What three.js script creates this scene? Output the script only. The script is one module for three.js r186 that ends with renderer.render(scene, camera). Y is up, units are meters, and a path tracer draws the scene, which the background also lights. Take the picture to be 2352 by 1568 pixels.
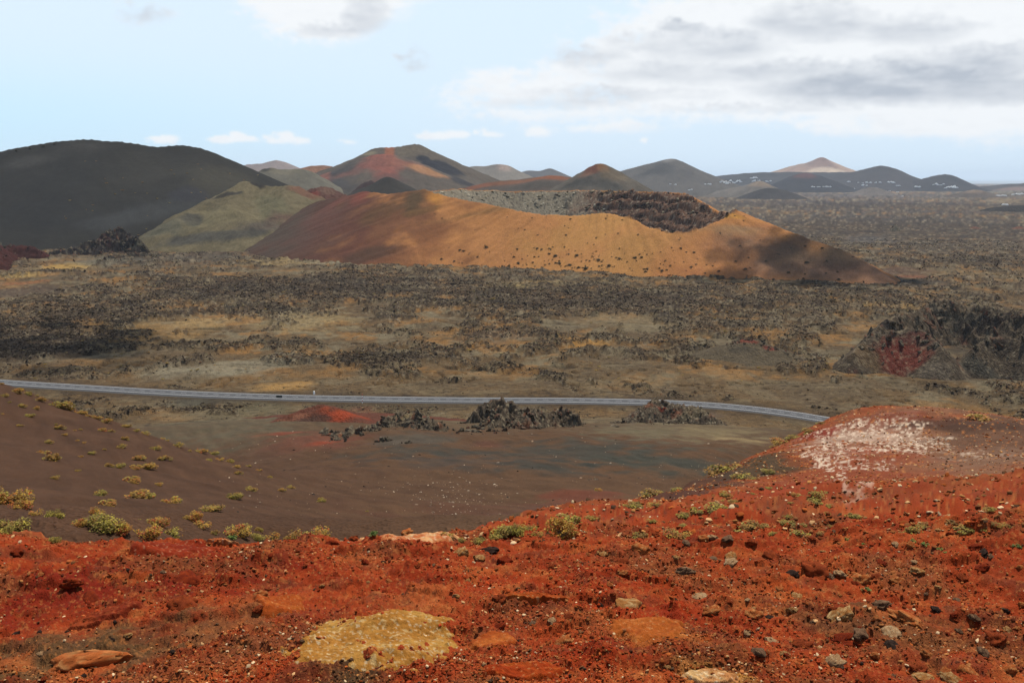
import * as THREE from 'three';
import { mergeGeometries, mergeVertices } from 'three/addons/utils/BufferGeometryUtils.js';
import { createNoise2D, createNoise3D } from 'simplex-noise';

// ---------------------------------------------------------------- camera, sun, sky, exposure
const W = 2352, HH = 1568, F = 2154, PITCH = 9.72 * Math.PI / 180, EYE_Y = 70;
const scene = new THREE.Scene();
const camera = new THREE.PerspectiveCamera(2 * Math.atan(HH / 2 / F) * 180 / Math.PI, 1024 / 682, 0.5, 60000);
camera.position.set(0, EYE_Y, 0);
camera.rotation.set(-PITCH, 0, 0);
scene.add(camera);
const renderer = new THREE.WebGLRenderer({ antialias: true });
renderer.setSize(1024, 682);
renderer.toneMapping = THREE.LinearToneMapping;
renderer.toneMappingExposure = 1.42;
renderer.shadowMap.enabled = true;
const SUN = new THREE.Vector3(0.20, 0.92, -0.335).normalize();
const sun = new THREE.DirectionalLight(new THREE.Color(1, 0.94, 0.84), 5);
sun.position.copy(SUN).multiplyScalar(2500);
sun.castShadow = true;
Object.assign(sun.shadow.camera, { left: -1500, right: 1500, top: 1500, bottom: -1500, near: 1, far: 6000 });
sun.shadow.mapSize.set(4096, 4096);
sun.shadow.radius = 1;
scene.add(sun, sun.target);

// ---------------------------------------------------------------- helpers
function rng(seed) { let a = seed >>> 0; return () => { a = (a + 0x6D2B79F5) | 0; let t = Math.imul(a ^ (a >>> 15), 1 | a); t = (t + Math.imul(t ^ (t >>> 7), 61 | t)) ^ t; return ((t ^ (t >>> 14)) >>> 0) / 4294967296; }; }
const n2 = createNoise2D(rng(11)), n3 = createNoise3D(rng(23));
const clamp = (x, a = 0, b = 1) => x < a ? a : x > b ? b : x;
const lerp = (a, b, t) => a + (b - a) * t;
const sst = (a, b, x) => { const t = clamp((x - a) / (b - a)); return t * t * (3 - 2 * t); };
function fbm(x, z, o = 4, g = 0.5) { let s = 0, a = 1, t = 0; for (let i = 0; i < o; i++) { s += a * n2(x, z); t += a; x = x * 2.03 + 17.3; z = z * 2.03 - 9.1; a *= g; } return s / t; }
function ridged(x, z, o = 3, g = 0.5) { let s = 0, a = 1, t = 0; for (let i = 0; i < o; i++) { s += a * (1 - Math.abs(n2(x, z))); t += a; x = x * 2.1 + 5.7; z = z * 2.1 + 31.4; a *= g; } return s / t; }
const toLin = c => c <= 0.04045 ? c / 12.92 : ((c + 0.055) / 1.055) ** 2.4;
const E0 = 1.85;                                         // how bright a fully lit white sheet comes out
function alb(hex, e = E0) { const n = parseInt(hex.slice(1), 16); return [toLin((n >> 16) / 255) / e, toLin(((n >> 8) & 255) / 255) / e, toLin((n & 255) / 255) / e]; }
const mix3 = (o, c, t) => { o[0] += (c[0] - o[0]) * t; o[1] += (c[1] - o[1]) * t; o[2] += (c[2] - o[2]) * t; return o; };
const cP = Math.cos(PITCH), sP = Math.sin(PITCH);
// photo pixel (in a 2352 x 1568 frame) -> direction
function dirOf(u, v) { const x = (u - W / 2) / F, y = -(v - HH / 2) / F; return [x, y * cP - sP, -cP - y * sP]; }
// photo pixel + horizontal distance -> point
function at(u, v, D) { const d = dirOf(u, v), s = D / Math.hypot(d[0], d[2]); return [d[0] * s, EYE_Y + d[1] * s, d[2] * s]; }
function pixelOf(x, y, z) { const yy = y - EYE_Y, yc = yy * cP - z * sP, zc = yy * sP + z * cP; return [W / 2 + F * x / -zc, HH / 2 - F * yc / -zc]; }

const taken = new Map();
function numbered(name) { const n = taken.get(name) || 0; taken.set(name, n + 1); return n ? `${name}_${String(n).padStart(3, '0')}` : name; }
function tag(o, label, category, group, kind) { o.userData.label = label; if (category) o.userData.category = category; if (group) o.userData.group = group; if (kind) o.userData.kind = kind; return o; }
function addMesh(name, geo, mat, parent = scene) { const m = new THREE.Mesh(geo, mat); m.name = parent === scene ? numbered(name) : name; m.castShadow = m.receiveShadow = true; parent.add(m); return m; }
function thing(name, label, category, group) { const g = new THREE.Group(); g.name = numbered(name); scene.add(g); return tag(g, label, category, group); }

// a grain that repeats every few metres, used on top of the ground colours
function noiseTexture(size, fn, srgb) {
  const d = new Uint8Array(size * size * 4);
  for (let j = 0; j < size; j++) for (let i = 0; i < size; i++) { const c = fn(i / size, j / size), k = (j * size + i) * 4; d[k] = d[k + 1] = d[k + 2] = clamp(c) * 255; d[k + 3] = 255; }
  const t = new THREE.DataTexture(d, size, size); t.wrapS = t.wrapT = THREE.RepeatWrapping; t.magFilter = THREE.LinearFilter; t.minFilter = THREE.LinearMipmapLinearFilter; t.generateMipmaps = true;
  if (srgb) t.colorSpace = THREE.SRGBColorSpace; t.needsUpdate = true; return t;
}
// periodic noise: blend of four shifted copies
const per = (f, s) => (x, y) => { const a = f(x * s, y * s), b = f((x - 1) * s, y * s), c = f(x * s, (y - 1) * s), d = f((x - 1) * s, (y - 1) * s); return (a * (1 - x) + b * x) * (1 - y) + (c * (1 - x) + d * x) * y; };

// ---------------------------------------------------------------- sky: air and clouds
{
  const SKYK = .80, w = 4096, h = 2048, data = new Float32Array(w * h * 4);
  // clouds of the view as ellipses in photo pixels: centre, radii, thickness
  const blobs = [
    [735, -10, 135, 84, 1.2], [770, 35, 75, 46, 1.0], [850, 20, 44, 50, .5], [330, 34, 75, 26, .42], [958, 140, 42, 34, .5], [880, -40, 110, 70, .7],
    [1180, 200, 130, 36, .72], [1330, 172, 130, 46, .66], [1500, 150, 200, 66, .78], [1750, 105, 300, 110, 1.15], [2050, 70, 380, 130, 1.2], [2300, 120, 330, 150, 1.25], [1980, 190, 360, 58, 1.3], [2250, 190, 240, 60, 1.2], [1560, 225, 330, 36, .78],
    [1250, 264, 200, 20, .6], [1700, 262, 300, 20, .6], [2060, 285, 230, 26, .8], [2170, 293, 110, 18, .8], [1900, 20, 200, 60, .9], [1400, 292, 150, 14, .6], [1120, 225, 100, 30, .6],
    [365, 324, 26, 7, .8], [392, 321, 18, 9, .8], [515, 322, 26, 7, .8], [540, 315, 20, 10, .9], [568, 322, 20, 6, .7], [625, 320, 22, 8, .8], [655, 315, 26, 11, .9], [690, 322, 22, 7, .8], [600, 325, 90, 3, .5], [795, 323, 22, 6, .8], [990, 308, 26, 10, .9], [1020, 309, 34, 10, .85], [1055, 313, 24, 7, .7], [1120, 307, 22, 8, .75], [1145, 309, 18, 6, .6], [1236, 303, 32, 12, .75], [1475, 322, 12, 8, .9], [1560, 62, 30, 12, .3], [1200, 62, 20, 10, .35], [270, 190, 18, 9, .22],
  ];
  const greys = [[2130, 188, 330, 44, 1], [1960, 212, 190, 26, .9], [2260, 140, 200, 34, .7], [1640, 105, 130, 34, .65], [1870, 48, 120, 40, .7], [2100, 70, 130, 30, .55], [1560, 165, 160, 26, .5], [1400, 215, 200, 16, .45], [1250, 235, 150, 14, .4], [1800, 165, 160, 24, .6], [850, 30, 50, 44, .7], [775, 72, 90, 16, .55], [330, 36, 80, 30, .75], [958, 140, 50, 40, .8], [1350, 128, 80, 22, .6], [1500, 96, 90, 20, .5], [1700, 250, 200, 10, .35], [1200, 62, 30, 16, .8], [1560, 62, 40, 16, .8]];
  const sum = (list, u, v, k) => { let s = 0; for (const [cx, cy, rx, ry, a] of list) { const dx = (u - cx) / rx, dy = (v - cy) / ry, r = dx * dx + dy * dy; if (r < k) { const q = a * (1 - r / k); s = Math.max(s, q) + .12 * Math.min(s, q); } } return s; };
  for (let j = 0; j < h; j++) {
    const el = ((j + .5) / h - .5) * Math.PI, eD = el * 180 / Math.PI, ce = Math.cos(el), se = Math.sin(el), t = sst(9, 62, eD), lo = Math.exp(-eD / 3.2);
    for (let i = 0; i < w; i++) {
      const a = ((i + .5) / w - .5) * 2 * Math.PI, k = (j * w + i) * 4;
      let r, g, b;
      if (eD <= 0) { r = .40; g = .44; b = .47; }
      else {
        // pale air near the horizon, deeper blue overhead
        const dx = Math.cos(a) * ce, dz = Math.sin(a) * ce, aD = (a + Math.PI / 2) * 180 / Math.PI;
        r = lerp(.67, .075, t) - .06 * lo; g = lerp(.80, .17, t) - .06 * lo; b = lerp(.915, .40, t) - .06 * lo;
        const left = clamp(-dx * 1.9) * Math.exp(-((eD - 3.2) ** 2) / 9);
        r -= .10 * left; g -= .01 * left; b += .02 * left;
        let c = 0, gr = 0;
        if (dz < -.5 && eD < 16 && Math.abs(aD) < 42) {
          const [u, v] = pixelOf(dx * 100, EYE_Y + se * 100, dz * 100), base = sum(blobs, u, v, 2.8);
          if (base > .02) {
            const q = fbm(aD * .22, eD * .5, 5, .55), q2 = fbm(aD * .8 + 9, eD * 1.5 + 4, 4, .6), band = fbm(aD * .17 + 30, eD * .75, 4, .55);
            const d = sum(blobs, u + 22 * q2, v + 10 * q, 2.8) + .30 * q + .20 * q2;
            c = sst(.22, .8, d) * sst(16, 13, eD);
            gr = clamp(sum(greys, u + 40 * q, v + 12 * q2, 2.2) * (.9 + .35 * band) + .14 * band - .02 + .10 * q2 * sst(.3, .9, d));
          }
        } else {
          const far = Math.max(sst(12, 18, eD), sst(32, 40, Math.abs(aD > 180 ? aD - 360 : aD)));
          if (far > 0) { // the same broken cumulus over the rest of the sky
            const ky = 1 / (se + .14), px = dx * ky, pz = dz * ky, q = fbm(px * .9 + 3, pz * .9, 4, .5);
            c = sst(.30, .62, q) * far * .9; gr = .35 + .4 * sst(.4, .8, q);
          }
        }
        if (c > 0) { const al = c * .95, cr = lerp(.83, .43, gr), cg = lerp(.85, .47, gr), cb = lerp(.87, .535, gr); r = lerp(r, cr, al); g = lerp(g, cg, al); b = lerp(b, cb, al); }
      }
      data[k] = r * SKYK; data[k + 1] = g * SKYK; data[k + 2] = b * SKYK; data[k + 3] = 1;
    }
  }
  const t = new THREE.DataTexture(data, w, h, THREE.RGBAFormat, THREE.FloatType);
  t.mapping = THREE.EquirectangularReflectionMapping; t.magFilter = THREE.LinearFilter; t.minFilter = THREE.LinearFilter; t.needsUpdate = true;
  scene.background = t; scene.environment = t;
}

// fine grit, tiling: colour grain and matching relief
const grit = (() => {
  const N = 1024, r = rng(5), a = new Float32Array(N * N), b = new Float32Array(N * N);
  for (let i = 0; i < N * N; i++) a[i] = r();
  const soft = (src, dst, k) => { for (let j = 0; j < N; j++) for (let i = 0; i < N; i++) { let s = 0; for (let y = -k; y <= k; y++) for (let x = -k; x <= k; x++) s += src[((j + y + N) % N) * N + (i + x + N) % N]; dst[j * N + i] = s / (2 * k + 1) ** 2; } };
  soft(a, b, 1); const c = new Float32Array(N * N); soft(b, c, 2);
  const f1 = per((x, y) => n2(x + 3, y), 40), f2 = per((x, y) => n2(x, y + 8), 12);
  const val = new Float32Array(N * N);
  for (let j = 0; j < N; j++) for (let i = 0; i < N; i++) { const k = j * N + i, p = i / N, q = j / N; val[k] = clamp(.5 + .55 * (b[k] - .5) * 2 + .9 * (c[k] - .5) * 2 + .16 * f1(p, q) + .12 * f2(p, q)); }
  const at2 = (x, y) => val[Math.min(N - 1, y * N | 0) * N + Math.min(N - 1, x * N | 0)];
  return { col: noiseTexture(N, (x, y) => .62 + .38 * at2(x, y), false), bump: noiseTexture(N, at2, false) };
})();
function gritMat(metres, relief) {
  const c = grit.col.clone(), b = grit.bump.clone(); for (const t of [c, b]) { t.repeat.set(1 / metres, 1 / metres); t.needsUpdate = true; }
  return new THREE.MeshPhysicalMaterial({ vertexColors: true, map: c, bumpMap: b, bumpScale: relief, roughness: 1, specularIntensity: .12, color: new THREE.Color().setRGB(1.2, 1.2, 1.2) });
}

// ---------------------------------------------------------------- the lie of the land
// photo pixel + distance of points on the near ground; the fall below eye level per metre is fitted smoothly through them
const LIE = [];
{
  const p = (u, v, D) => { const q = at(u, v, D); LIE.push([Math.atan2(q[0], -q[2]), Math.log(D), (EYE_Y - q[1]) / D]); };
  const raw = (u, D, y) => { const q = at(u, 900, D); LIE.push([Math.atan2(q[0], -q[2]), Math.log(D), (EYE_Y - y) / D]); };
  for (const u of [-500, 100, 700, 1300, 1900, 2900]) for (const D of [2.4, 3.4, 4.6, 6, 7.4]) raw(u, D, EYE_Y - 1.7 - .2 * D);
  for (const [u, v] of [[-500, 1246], [0, 1246], [400, 1240], [760, 1234], [1000, 1232], [1200, 1246], [1500, 1236], [1900, 1230], [2352, 1225], [2900, 1225]]) p(u, v, 8.9);
  // left flank
  for (const q of [[-400, 1225, 14], [0, 1226, 14], [350, 1224, 14], [0, 1195, 22], [350, 1200, 24], [0, 1100, 70], [250, 1150, 60], [480, 1170, 62], [0, 1000, 105], [250, 1010, 105], [400, 1070, 95], [700, 1205, 60], [-400, 1000, 80], [-400, 850, 130],
    [0, 885, 140], [200, 950, 135], [370, 1010, 126], [530, 1060, 121], [620, 1085, 120], [750, 1125, 112], [-700, 900, 100], [-700, 1240, 12]]) p(...q);
  for (const q of [[0, 165, 22], [200, 162, 22], [370, 152, 24], [530, 145, 26], [0, 210, 12], [-400, 180, 28], [300, 200, 12]]) raw(...q);
  // bowl and valley
  for (const q of [[1000, 1215, 75], [1000, 1100, 135], [1200, 1150, 105], [1300, 1050, 170], [900, 1050, 165], [640, 1000, 208], [300, 945, 262], [1000, 960, 250], [1400, 965, 248], [1400, 1128, 112], [1600, 1050, 170], [1750, 1000, 215], [760, 1180, 80], [850, 1120, 120], [1250, 1180, 85]]) p(...q);
  for (const q of [[620, 13, 62.4], [900, 13, 62.2], [1080, 14, 62.3], [800, 35, 54], [1050, 35, 54], [620, 30, 57], [1250, 45, 50], [1450, 62, 45], [1650, 85, 37.5], [1800, 100, 32], [1950, 105, 29], [2200, 105, 29], [2500, 105, 29], [1900, 82, 42], [2100, 85, 43], [2352, 85, 43], [2000, 160, 16], [2352, 170, 14], [2700, 160, 14]]) raw(...q);
  // the red spur on the right
  for (const q of [[1130, 1236, 11.5], [1200, 1215, 16], [1300, 1190, 23], [1450, 1150, 30], [1600, 1105, 38], [1700, 1052, 48], [1820, 1000, 56], [1900, 962, 62], [1960, 944, 64], [2060, 941, 66], [2200, 955, 66], [2352, 975, 64], [2700, 1010, 60],
    [1500, 1200, 20], [1700, 1195, 21], [1900, 1180, 22], [2200, 1180, 20], [2352, 1180, 19], [1700, 1110, 36], [1900, 1090, 38], [2100, 1090, 36], [2352, 1100, 33], [1950, 1010, 51], [2150, 1020, 48], [2352, 1040, 44], [2800, 1200, 18], [2800, 1100, 34]]) p(...q);
  for (const u of [-700, 0, 600, 1176, 1800, 2400, 3000]) for (const D of [300, 360]) raw(u, D, 0);
}
const tps = (() => {
  const n = LIE.length, S = 1.0, m = n + 3, A = [], phi = r2 => r2 < 1e-12 ? 0 : .5 * r2 * Math.log(r2);
  for (let i = 0; i < n; i++) { const row = new Float64Array(m + 1); for (let j = 0; j < n; j++) row[j] = phi((LIE[i][0] - LIE[j][0]) ** 2 + (S * (LIE[i][1] - LIE[j][1])) ** 2); row[i] += .002; row[n] = 1; row[n + 1] = LIE[i][0]; row[n + 2] = LIE[i][1]; row[m] = LIE[i][2]; A.push(row); }
  for (let k = 0; k < 3; k++) { const row = new Float64Array(m + 1); for (let j = 0; j < n; j++) row[j] = k === 0 ? 1 : LIE[j][k - 1]; A.push(row); }
  for (let c = 0; c < m; c++) {
    let p = c; for (let r = c + 1; r < m; r++) if (Math.abs(A[r][c]) > Math.abs(A[p][c])) p = r;
    [A[c], A[p]] = [A[p], A[c]];
    for (let r = 0; r < m; r++) if (r !== c && A[r][c]) { const f = A[r][c] / A[c][c]; for (let k = c; k <= m; k++) A[r][k] -= f * A[c][k]; }
  }
  const w = A.map((r, i) => r[m] / r[i]);
  return (a, l) => { let s = w[n] + w[n + 1] * a + w[n + 2] * l; for (let j = 0; j < n; j++) s += w[j] * phi((a - LIE[j][0]) ** 2 + (S * (l - LIE[j][1])) ** 2); return s; };
})();
// tabulated, because every builder asks for it
const LA0 = -0.75, LA1 = 0.75, LN = 260, LL0 = Math.log(2), LL1 = Math.log(330), LM = 420, LT = new Float32Array((LN + 1) * (LM + 1));
for (let j = 0; j <= LM; j++) for (let i = 0; i <= LN; i++) LT[j * (LN + 1) + i] = tps(lerp(LA0, LA1, i / LN), lerp(LL0, LL1, j / LM));
function groundBase(x, z) {
  const D = Math.max(2, Math.hypot(x, z));
  let far = 0;
  if (D > 235) far = sst(235, 300, D);
  let y = 0;
  if (far < 1) {
    const a = clamp((clamp(Math.atan2(x, -z), LA0, LA1) - LA0) / (LA1 - LA0)) * LN, l = clamp((Math.log(D) - LL0) / (LL1 - LL0)) * LM;
    const i = Math.min(LN - 1, a | 0), j = Math.min(LM - 1, l | 0), fa = a - i, fl = l - j, k = j * (LN + 1) + i;
    const t = lerp(lerp(LT[k], LT[k + 1], fa), lerp(LT[k + LN + 1], LT[k + LN + 2], fa), fl);
    y = (EYE_Y - t * D) * (1 - far);
  }
  return y;
}
function hit(u, v, h = groundBase, d0 = 2.5, d1 = 9000) {
  const d = dirOf(u, v), hl = Math.hypot(d[0], d[2]), ex = d[0] / hl, ey = d[1] / hl, ez = d[2] / hl;
  let D = d0, last = d0;
  while (D < d1) {
    if (EYE_Y + ey * D <= h(ex * D, ez * D)) { let lo = last, hi = D; for (let i = 0; i < 22; i++) { const m = (lo + hi) / 2; if (EYE_Y + ey * m <= h(ex * m, ez * m)) hi = m; else lo = m; } return [ex * hi, EYE_Y + ey * hi, ez * hi, hi]; }
    last = D; D *= 1.006;
  }
  return null;
}
// coloured patches of ground: given where the photo shows them, kept as ellipses on the land
function patches(list, h, d0, d1) {
  const out = [];
  for (const [u, v, ru, rv, hex, a = 1, soft = .5, rot = 0] of list) {
    const c = hit(u, v, h, d0, d1); if (!c) continue;
    const n = hit(u, v + rv * .8, h, d0, d1) || c, f = hit(u, v - rv * .8, h, d0, d1);
    const D = c[3], near = Math.abs(D - n[3]) / .8, far = f ? Math.abs(f[3] - D) / .8 : near;
    const rad = Math.max(.02 * D * .1, Math.min(near || 1e9, 3 * far || 1e9) * .5 + far * .5);
    const ang = Math.atan2(c[0], -c[2]);
    out.push({ x: c[0], z: c[2], tx: Math.cos(ang), tz: Math.sin(ang), it: 1 / (ru / F * D), ir: 1 / Math.min(rad, 40 * ru / F * D), col: typeof hex === 'string' ? alb(hex) : hex, a, soft, rot, reach: Math.max(ru / F * D, rad) * 2 });
  }
  return out;
}
function paint(col, list, x, z, warp) {
  for (const b of list) {
    const dx = x - b.x, dz = z - b.z; if (dx > b.reach || dx < -b.reach || dz > b.reach || dz < -b.reach) continue;
    let t = (dx * b.tx + dz * b.tz) * b.it, r = (dx * b.tz - dz * b.tx) * b.ir;
    if (b.rot) r += b.rot * t;
    const q = Math.sqrt(t * t + r * r) + warp * b.soft;
    const w = b.a * (1 - sst(1 - b.soft, 1 + b.soft * .35, q)); if (w > 0) mix3(col, b.col, w);
  }
  return col;
}

// ---------------------------------------------------------------- road line (needed by the ground, which is levelled under it)
const roadCurve = new THREE.CatmullRomCurve3([[-420, 842], [-200, 860], [0, 876.5], [230, 891], [430, 902.5], [640, 910.5], [830, 914.5], [1070, 917.5], [1300, 918.5], [1480, 922], [1600, 927], [1700, 935], [1800, 947], [1900, 963], [2050, 992], [2200, 1030]]
  .map(([u, v]) => { const d = dirOf(u, v), s = (EYE_Y - .5) / -d[1]; return new THREE.Vector3(d[0] * s, .5, d[2] * s); }));
const roadPts = roadCurve.getSpacedPoints(420);
function roadDist(x, z) {
  let b = 1e9; for (let i = 0; i < roadPts.length; i += 3) { const dx = x - roadPts[i].x, dz = z - roadPts[i].z, d = dx * dx + dz * dz; if (d < b) b = d; }
  return Math.sqrt(b);
}

// ---------------------------------------------------------------- hills: talus falling from crest lines at the slope loose cinder holds
const hillMat = gritMat(90, .35), farMat = gritMat(700, 1.5);
const hills = [];
function crestSamples(pts, closed, gap) {
  const P = pts.map(q => at(...q)); if (closed) P.push(P[0]);
  const out = [];
  for (let i = 0; i + 1 < P.length; i++) {
    const a = P[i], b = P[i + 1], n = Math.max(1, Math.round(Math.hypot(b[0] - a[0], b[2] - a[2]) / gap));
    const p0 = P[Math.max(0, i - 1)], p3 = P[Math.min(P.length - 1, i + 2)];
    for (let k = 0; k < n; k++) {
      const t = k / n, t2 = t * t, t3 = t2 * t;
      out.push([0, 1, 2].map(c => { const m0 = (b[c] - p0[c]) / 2, m1 = (p3[c] - a[c]) / 2; return (2 * t3 - 3 * t2 + 1) * a[c] + (t3 - 2 * t2 + t) * m0 + (-2 * t3 + 3 * t2) * b[c] + (t3 - t2) * m1; }));
    }
  }
  if (!closed) out.push(P[P.length - 1]);
  return out;
}
/* o: crests [{pts, closed, s (slope), A (how far down the fall eases off), k}], step, base (level of the land), rough(x,z,h), color(c,x,y,z,slope,inside), patches */
function hill(name, o) {
  const all = [];
  let ring = null;
  for (const c of o.crests) {
    const gap = c.gap || o.step * 3, S = crestSamples(c.pts, c.closed, gap), k = c.k || .35;
    const bias = Math.log(1 + 2 / (Math.exp(k * c.s * gap) - 1)) / k;
    if (c.closed) ring = S;
    const tall = Math.max(...S.map(p => p[1])) - (o.base || 0);
    all.push({ S, s: c.s, A: c.A ? Math.max(c.A, 2.4 * tall) : 1e6, k, bias, inS: c.inS, inA: c.inA || 1e6 });
  }
  let x0 = 1e9, x1 = -1e9, z0 = 1e9, z1 = -1e9;
  const base = o.base || 0, pad = o.pad || 0;
  for (const a of all) for (const [x, y, z] of a.S) { const r = (o.reach || 1.25) * Math.max(0, y - base) / a.s + pad + 4 * o.step; x0 = Math.min(x0, x - r); x1 = Math.max(x1, x + r); z0 = Math.min(z0, z - r); z1 = Math.max(z1, z + r); }
  if (o.clipX) { x0 = Math.max(x0, o.clipX[0]); x1 = Math.min(x1, o.clipX[1]); }
  const nx = Math.ceil((x1 - x0) / o.step), nz = Math.ceil((z1 - z0) / (o.stepZ || o.step)), sx = (x1 - x0) / nx, sz = (z1 - z0) / nz;
  const inside = (x, z) => { if (!ring) return false; let c = false; for (let i = 0, j = ring.length - 1; i < ring.length; j = i++) { const a = ring[i], b = ring[j]; if ((a[2] > z) !== (b[2] > z) && x < (b[0] - a[0]) * (z - a[2]) / (b[2] - a[2]) + a[0]) c = !c; } return c; };
  const H = new Float32Array((nx + 1) * (nz + 1)), IN = ring ? new Uint8Array(H.length) : null, buf = new Float64Array(4000);
  for (let j = 0; j <= nz; j++) for (let i = 0; i <= nx; i++) {
    const x = x0 + i * sx, z = z0 + j * sz, ins = inside(x, z); let h = -1e9;
    const wx = o.warp ? o.warp * fbm(x / (o.warp * 5), z / (o.warp * 5), 3) : 0, wz = o.warp ? o.warp * fbm(x / (o.warp * 5) + 50, z / (o.warp * 5), 3) : 0;
    for (const a of all) {
      const S = a.S, n = S.length, s = ins && a.inS ? a.inS : a.s, A = ins && a.inS ? a.inA : a.A; let mx = -1e9;
      for (let q = 0; q < n; q++) { const p = S[q], d = Math.sqrt((x + wx - p[0]) ** 2 + (z + wz - p[2]) ** 2), e = p[1] - (A > 1e5 ? s * d : A * (1 - Math.exp(-s * d / A))); buf[q] = e; if (e > mx) mx = e; }
      let sum = 0; for (let q = 0; q < n; q++) { const e = a.k * (buf[q] - mx); if (e > -14) sum += Math.exp(e); }
      const v = mx + Math.log(sum) / a.k - a.bias; if (h < -1e8) h = v; else { const m = Math.max(h, v), kk = o.join || .3; h = m + Math.log(Math.exp(kk * (h - m)) + Math.exp(kk * (v - m))) / kk; }
    }
    if (ins && o.floor !== undefined) h = Math.max(h, o.floor);
    if (o.rough && h > base - 6) h += o.rough(x, z, h, ins);
    const q = j * (nx + 1) + i; H[q] = h; if (IN) IN[q] = ins ? 1 : 0;
  }
  const sample = (x, z) => { const a = (x - x0) / sx, b = (z - z0) / sz; if (a < 0 || b < 0 || a >= nx || b >= nz) return -1e6; const i = a | 0, j = b | 0, k = j * (nx + 1) + i, f = a - i, g = b - j; return lerp(lerp(H[k], H[k + 1], f), lerp(H[k + nx + 1], H[k + nx + 2], f), g); };
  const low = o.low || ((x, z) => base - 3);
  const use = new Int32Array(H.length).fill(-1), idx = [], pos = [], col = [], pl = o.patches ? patches(o.patches, sample, o.d0 || 100, 20000) : [];
  const vert = q => { if (use[q] < 0) { use[q] = pos.length / 3; const i = q % (nx + 1), j = (q / (nx + 1)) | 0; pos.push(x0 + i * sx, H[q], z0 + j * sz); } return use[q]; };
  for (let j = 0; j < nz; j++) for (let i = 0; i < nx; i++) {
    const q = j * (nx + 1) + i, lv = low(x0 + i * sx, z0 + j * sz);
    if (H[q] < lv && H[q + 1] < lv && H[q + nx + 1] < lv && H[q + nx + 2] < lv) continue;
    const a = vert(q), b = vert(q + 1), c = vert(q + nx + 1), d = vert(q + nx + 2);
    if ((i + j) & 1) idx.push(a, c, b, b, c, d); else idx.push(a, c, d, a, d, b);
  }
  const c = [0, 0, 0];
  for (let q = 0; q < H.length; q++) if (use[q] >= 0) {
    const i = q % (nx + 1), j = (q / (nx + 1)) | 0, x = x0 + i * sx, z = z0 + j * sz;
    const gx = (H[Math.min(q + 1, H.length - 1)] - H[q]) / sx, gz = (H[Math.min(q + nx + 1, H.length - 1)] - H[q]) / sz;
    o.color(c, x, H[q], z, Math.hypot(gx, gz), IN ? IN[q] : 0, pl);
    const k = use[q] * 3; col[k] = Math.max(.004, c[0]); col[k + 1] = Math.max(.004, c[1]); col[k + 2] = Math.max(.004, c[2]);
  }
  const g = new THREE.BufferGeometry();
  g.setAttribute('position', new THREE.Float32BufferAttribute(pos, 3)); g.setAttribute('color', new THREE.Float32BufferAttribute(col, 3)); g.setIndex(idx); g.computeVertexNormals();
  const uv = new Float32Array(pos.length / 3 * 2); for (let i = 0; i < uv.length / 2; i++) { uv[i * 2] = pos[i * 3]; uv[i * 2 + 1] = pos[i * 3 + 2]; } g.setAttribute('uv', new THREE.BufferAttribute(uv, 2));
  const m = addMesh(name, g, o.mat || hillMat); m.userData.kind = 'structure';
  if (o.label) m.userData.label = o.label;
  hills.push({ name: m.name, sample, inside, mesh: m, x0, x1, z0, z1, color: o.color });
  return hills[hills.length - 1];
}
// plain colour with two scales of mottling and patches
function tone(base, spec = {}) {
  const b = typeof base === 'string' ? alb(base) : base, { s = 40, amt = .18, fine = .10, fs = 6, streak = 1, top = null, rill = .13, base2 = null, where = null } = spec, b2 = base2 && alb(base2);
  return (c, x, y, z, slope, ins, pl) => {
    c[0] = b[0]; c[1] = b[1]; c[2] = b[2];
    const w = fbm(x / s, z / s * streak, 4);
    if (b2) mix3(c, b2, where(x, w));
    if (pl && pl.length) paint(c, pl, x, z, w);
    let ru = 0; if (top) { const dx = x - top[0], dz = z - top[2], an = Math.atan2(dz, dx); ru = rill * (n2(an * 14 + w, Math.hypot(dx, dz) / (s * 4)) + .6 * n2(an * 37, Math.hypot(dx, dz) / (s * 3))); }
    const m = 1 + ru + amt * w + fine * n2(x / fs, z / fs) + fine * .8 * n2(x / fs * 3.1, z / fs * 3.1);
    c[0] *= m; c[1] *= m; c[2] *= m; return c;
  };
}
// broken lava: dark rock, lichen-pale faces and rusty scars, with hard little edges between them
function rocky(base, pale, rust, s) {
  const b = alb(base), p = alb(pale), q = alb(rust);
  return (c, x, y, z, slope, ins, pl) => {
    c[0] = b[0]; c[1] = b[1]; c[2] = b[2]; const w = fbm(x / s, z / s, 4), f = n3(x / s * 4, y / s * 4, z / s * 4), g = n3(x / s * 11 + 5, y / s * 11, z / s * 11);
    mix3(c, q, .7 * sst(.3, .55, fbm(x / s * .6 + 40, z / s * .6, 3))); if (pl && pl.length) paint(c, pl, x, z, w);
    mix3(c, p, .55 * sst(.2, .7, f * .7 + g * .5 + .3 * w)); const m = 1 + .25 * f + .3 * g + .2 * w; c[0] *= m; c[1] *= m; c[2] *= m; return c;
  };
}
const smallRough = (a, s) => (x, z) => a * fbm(x / s, z / s, 4);

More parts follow.
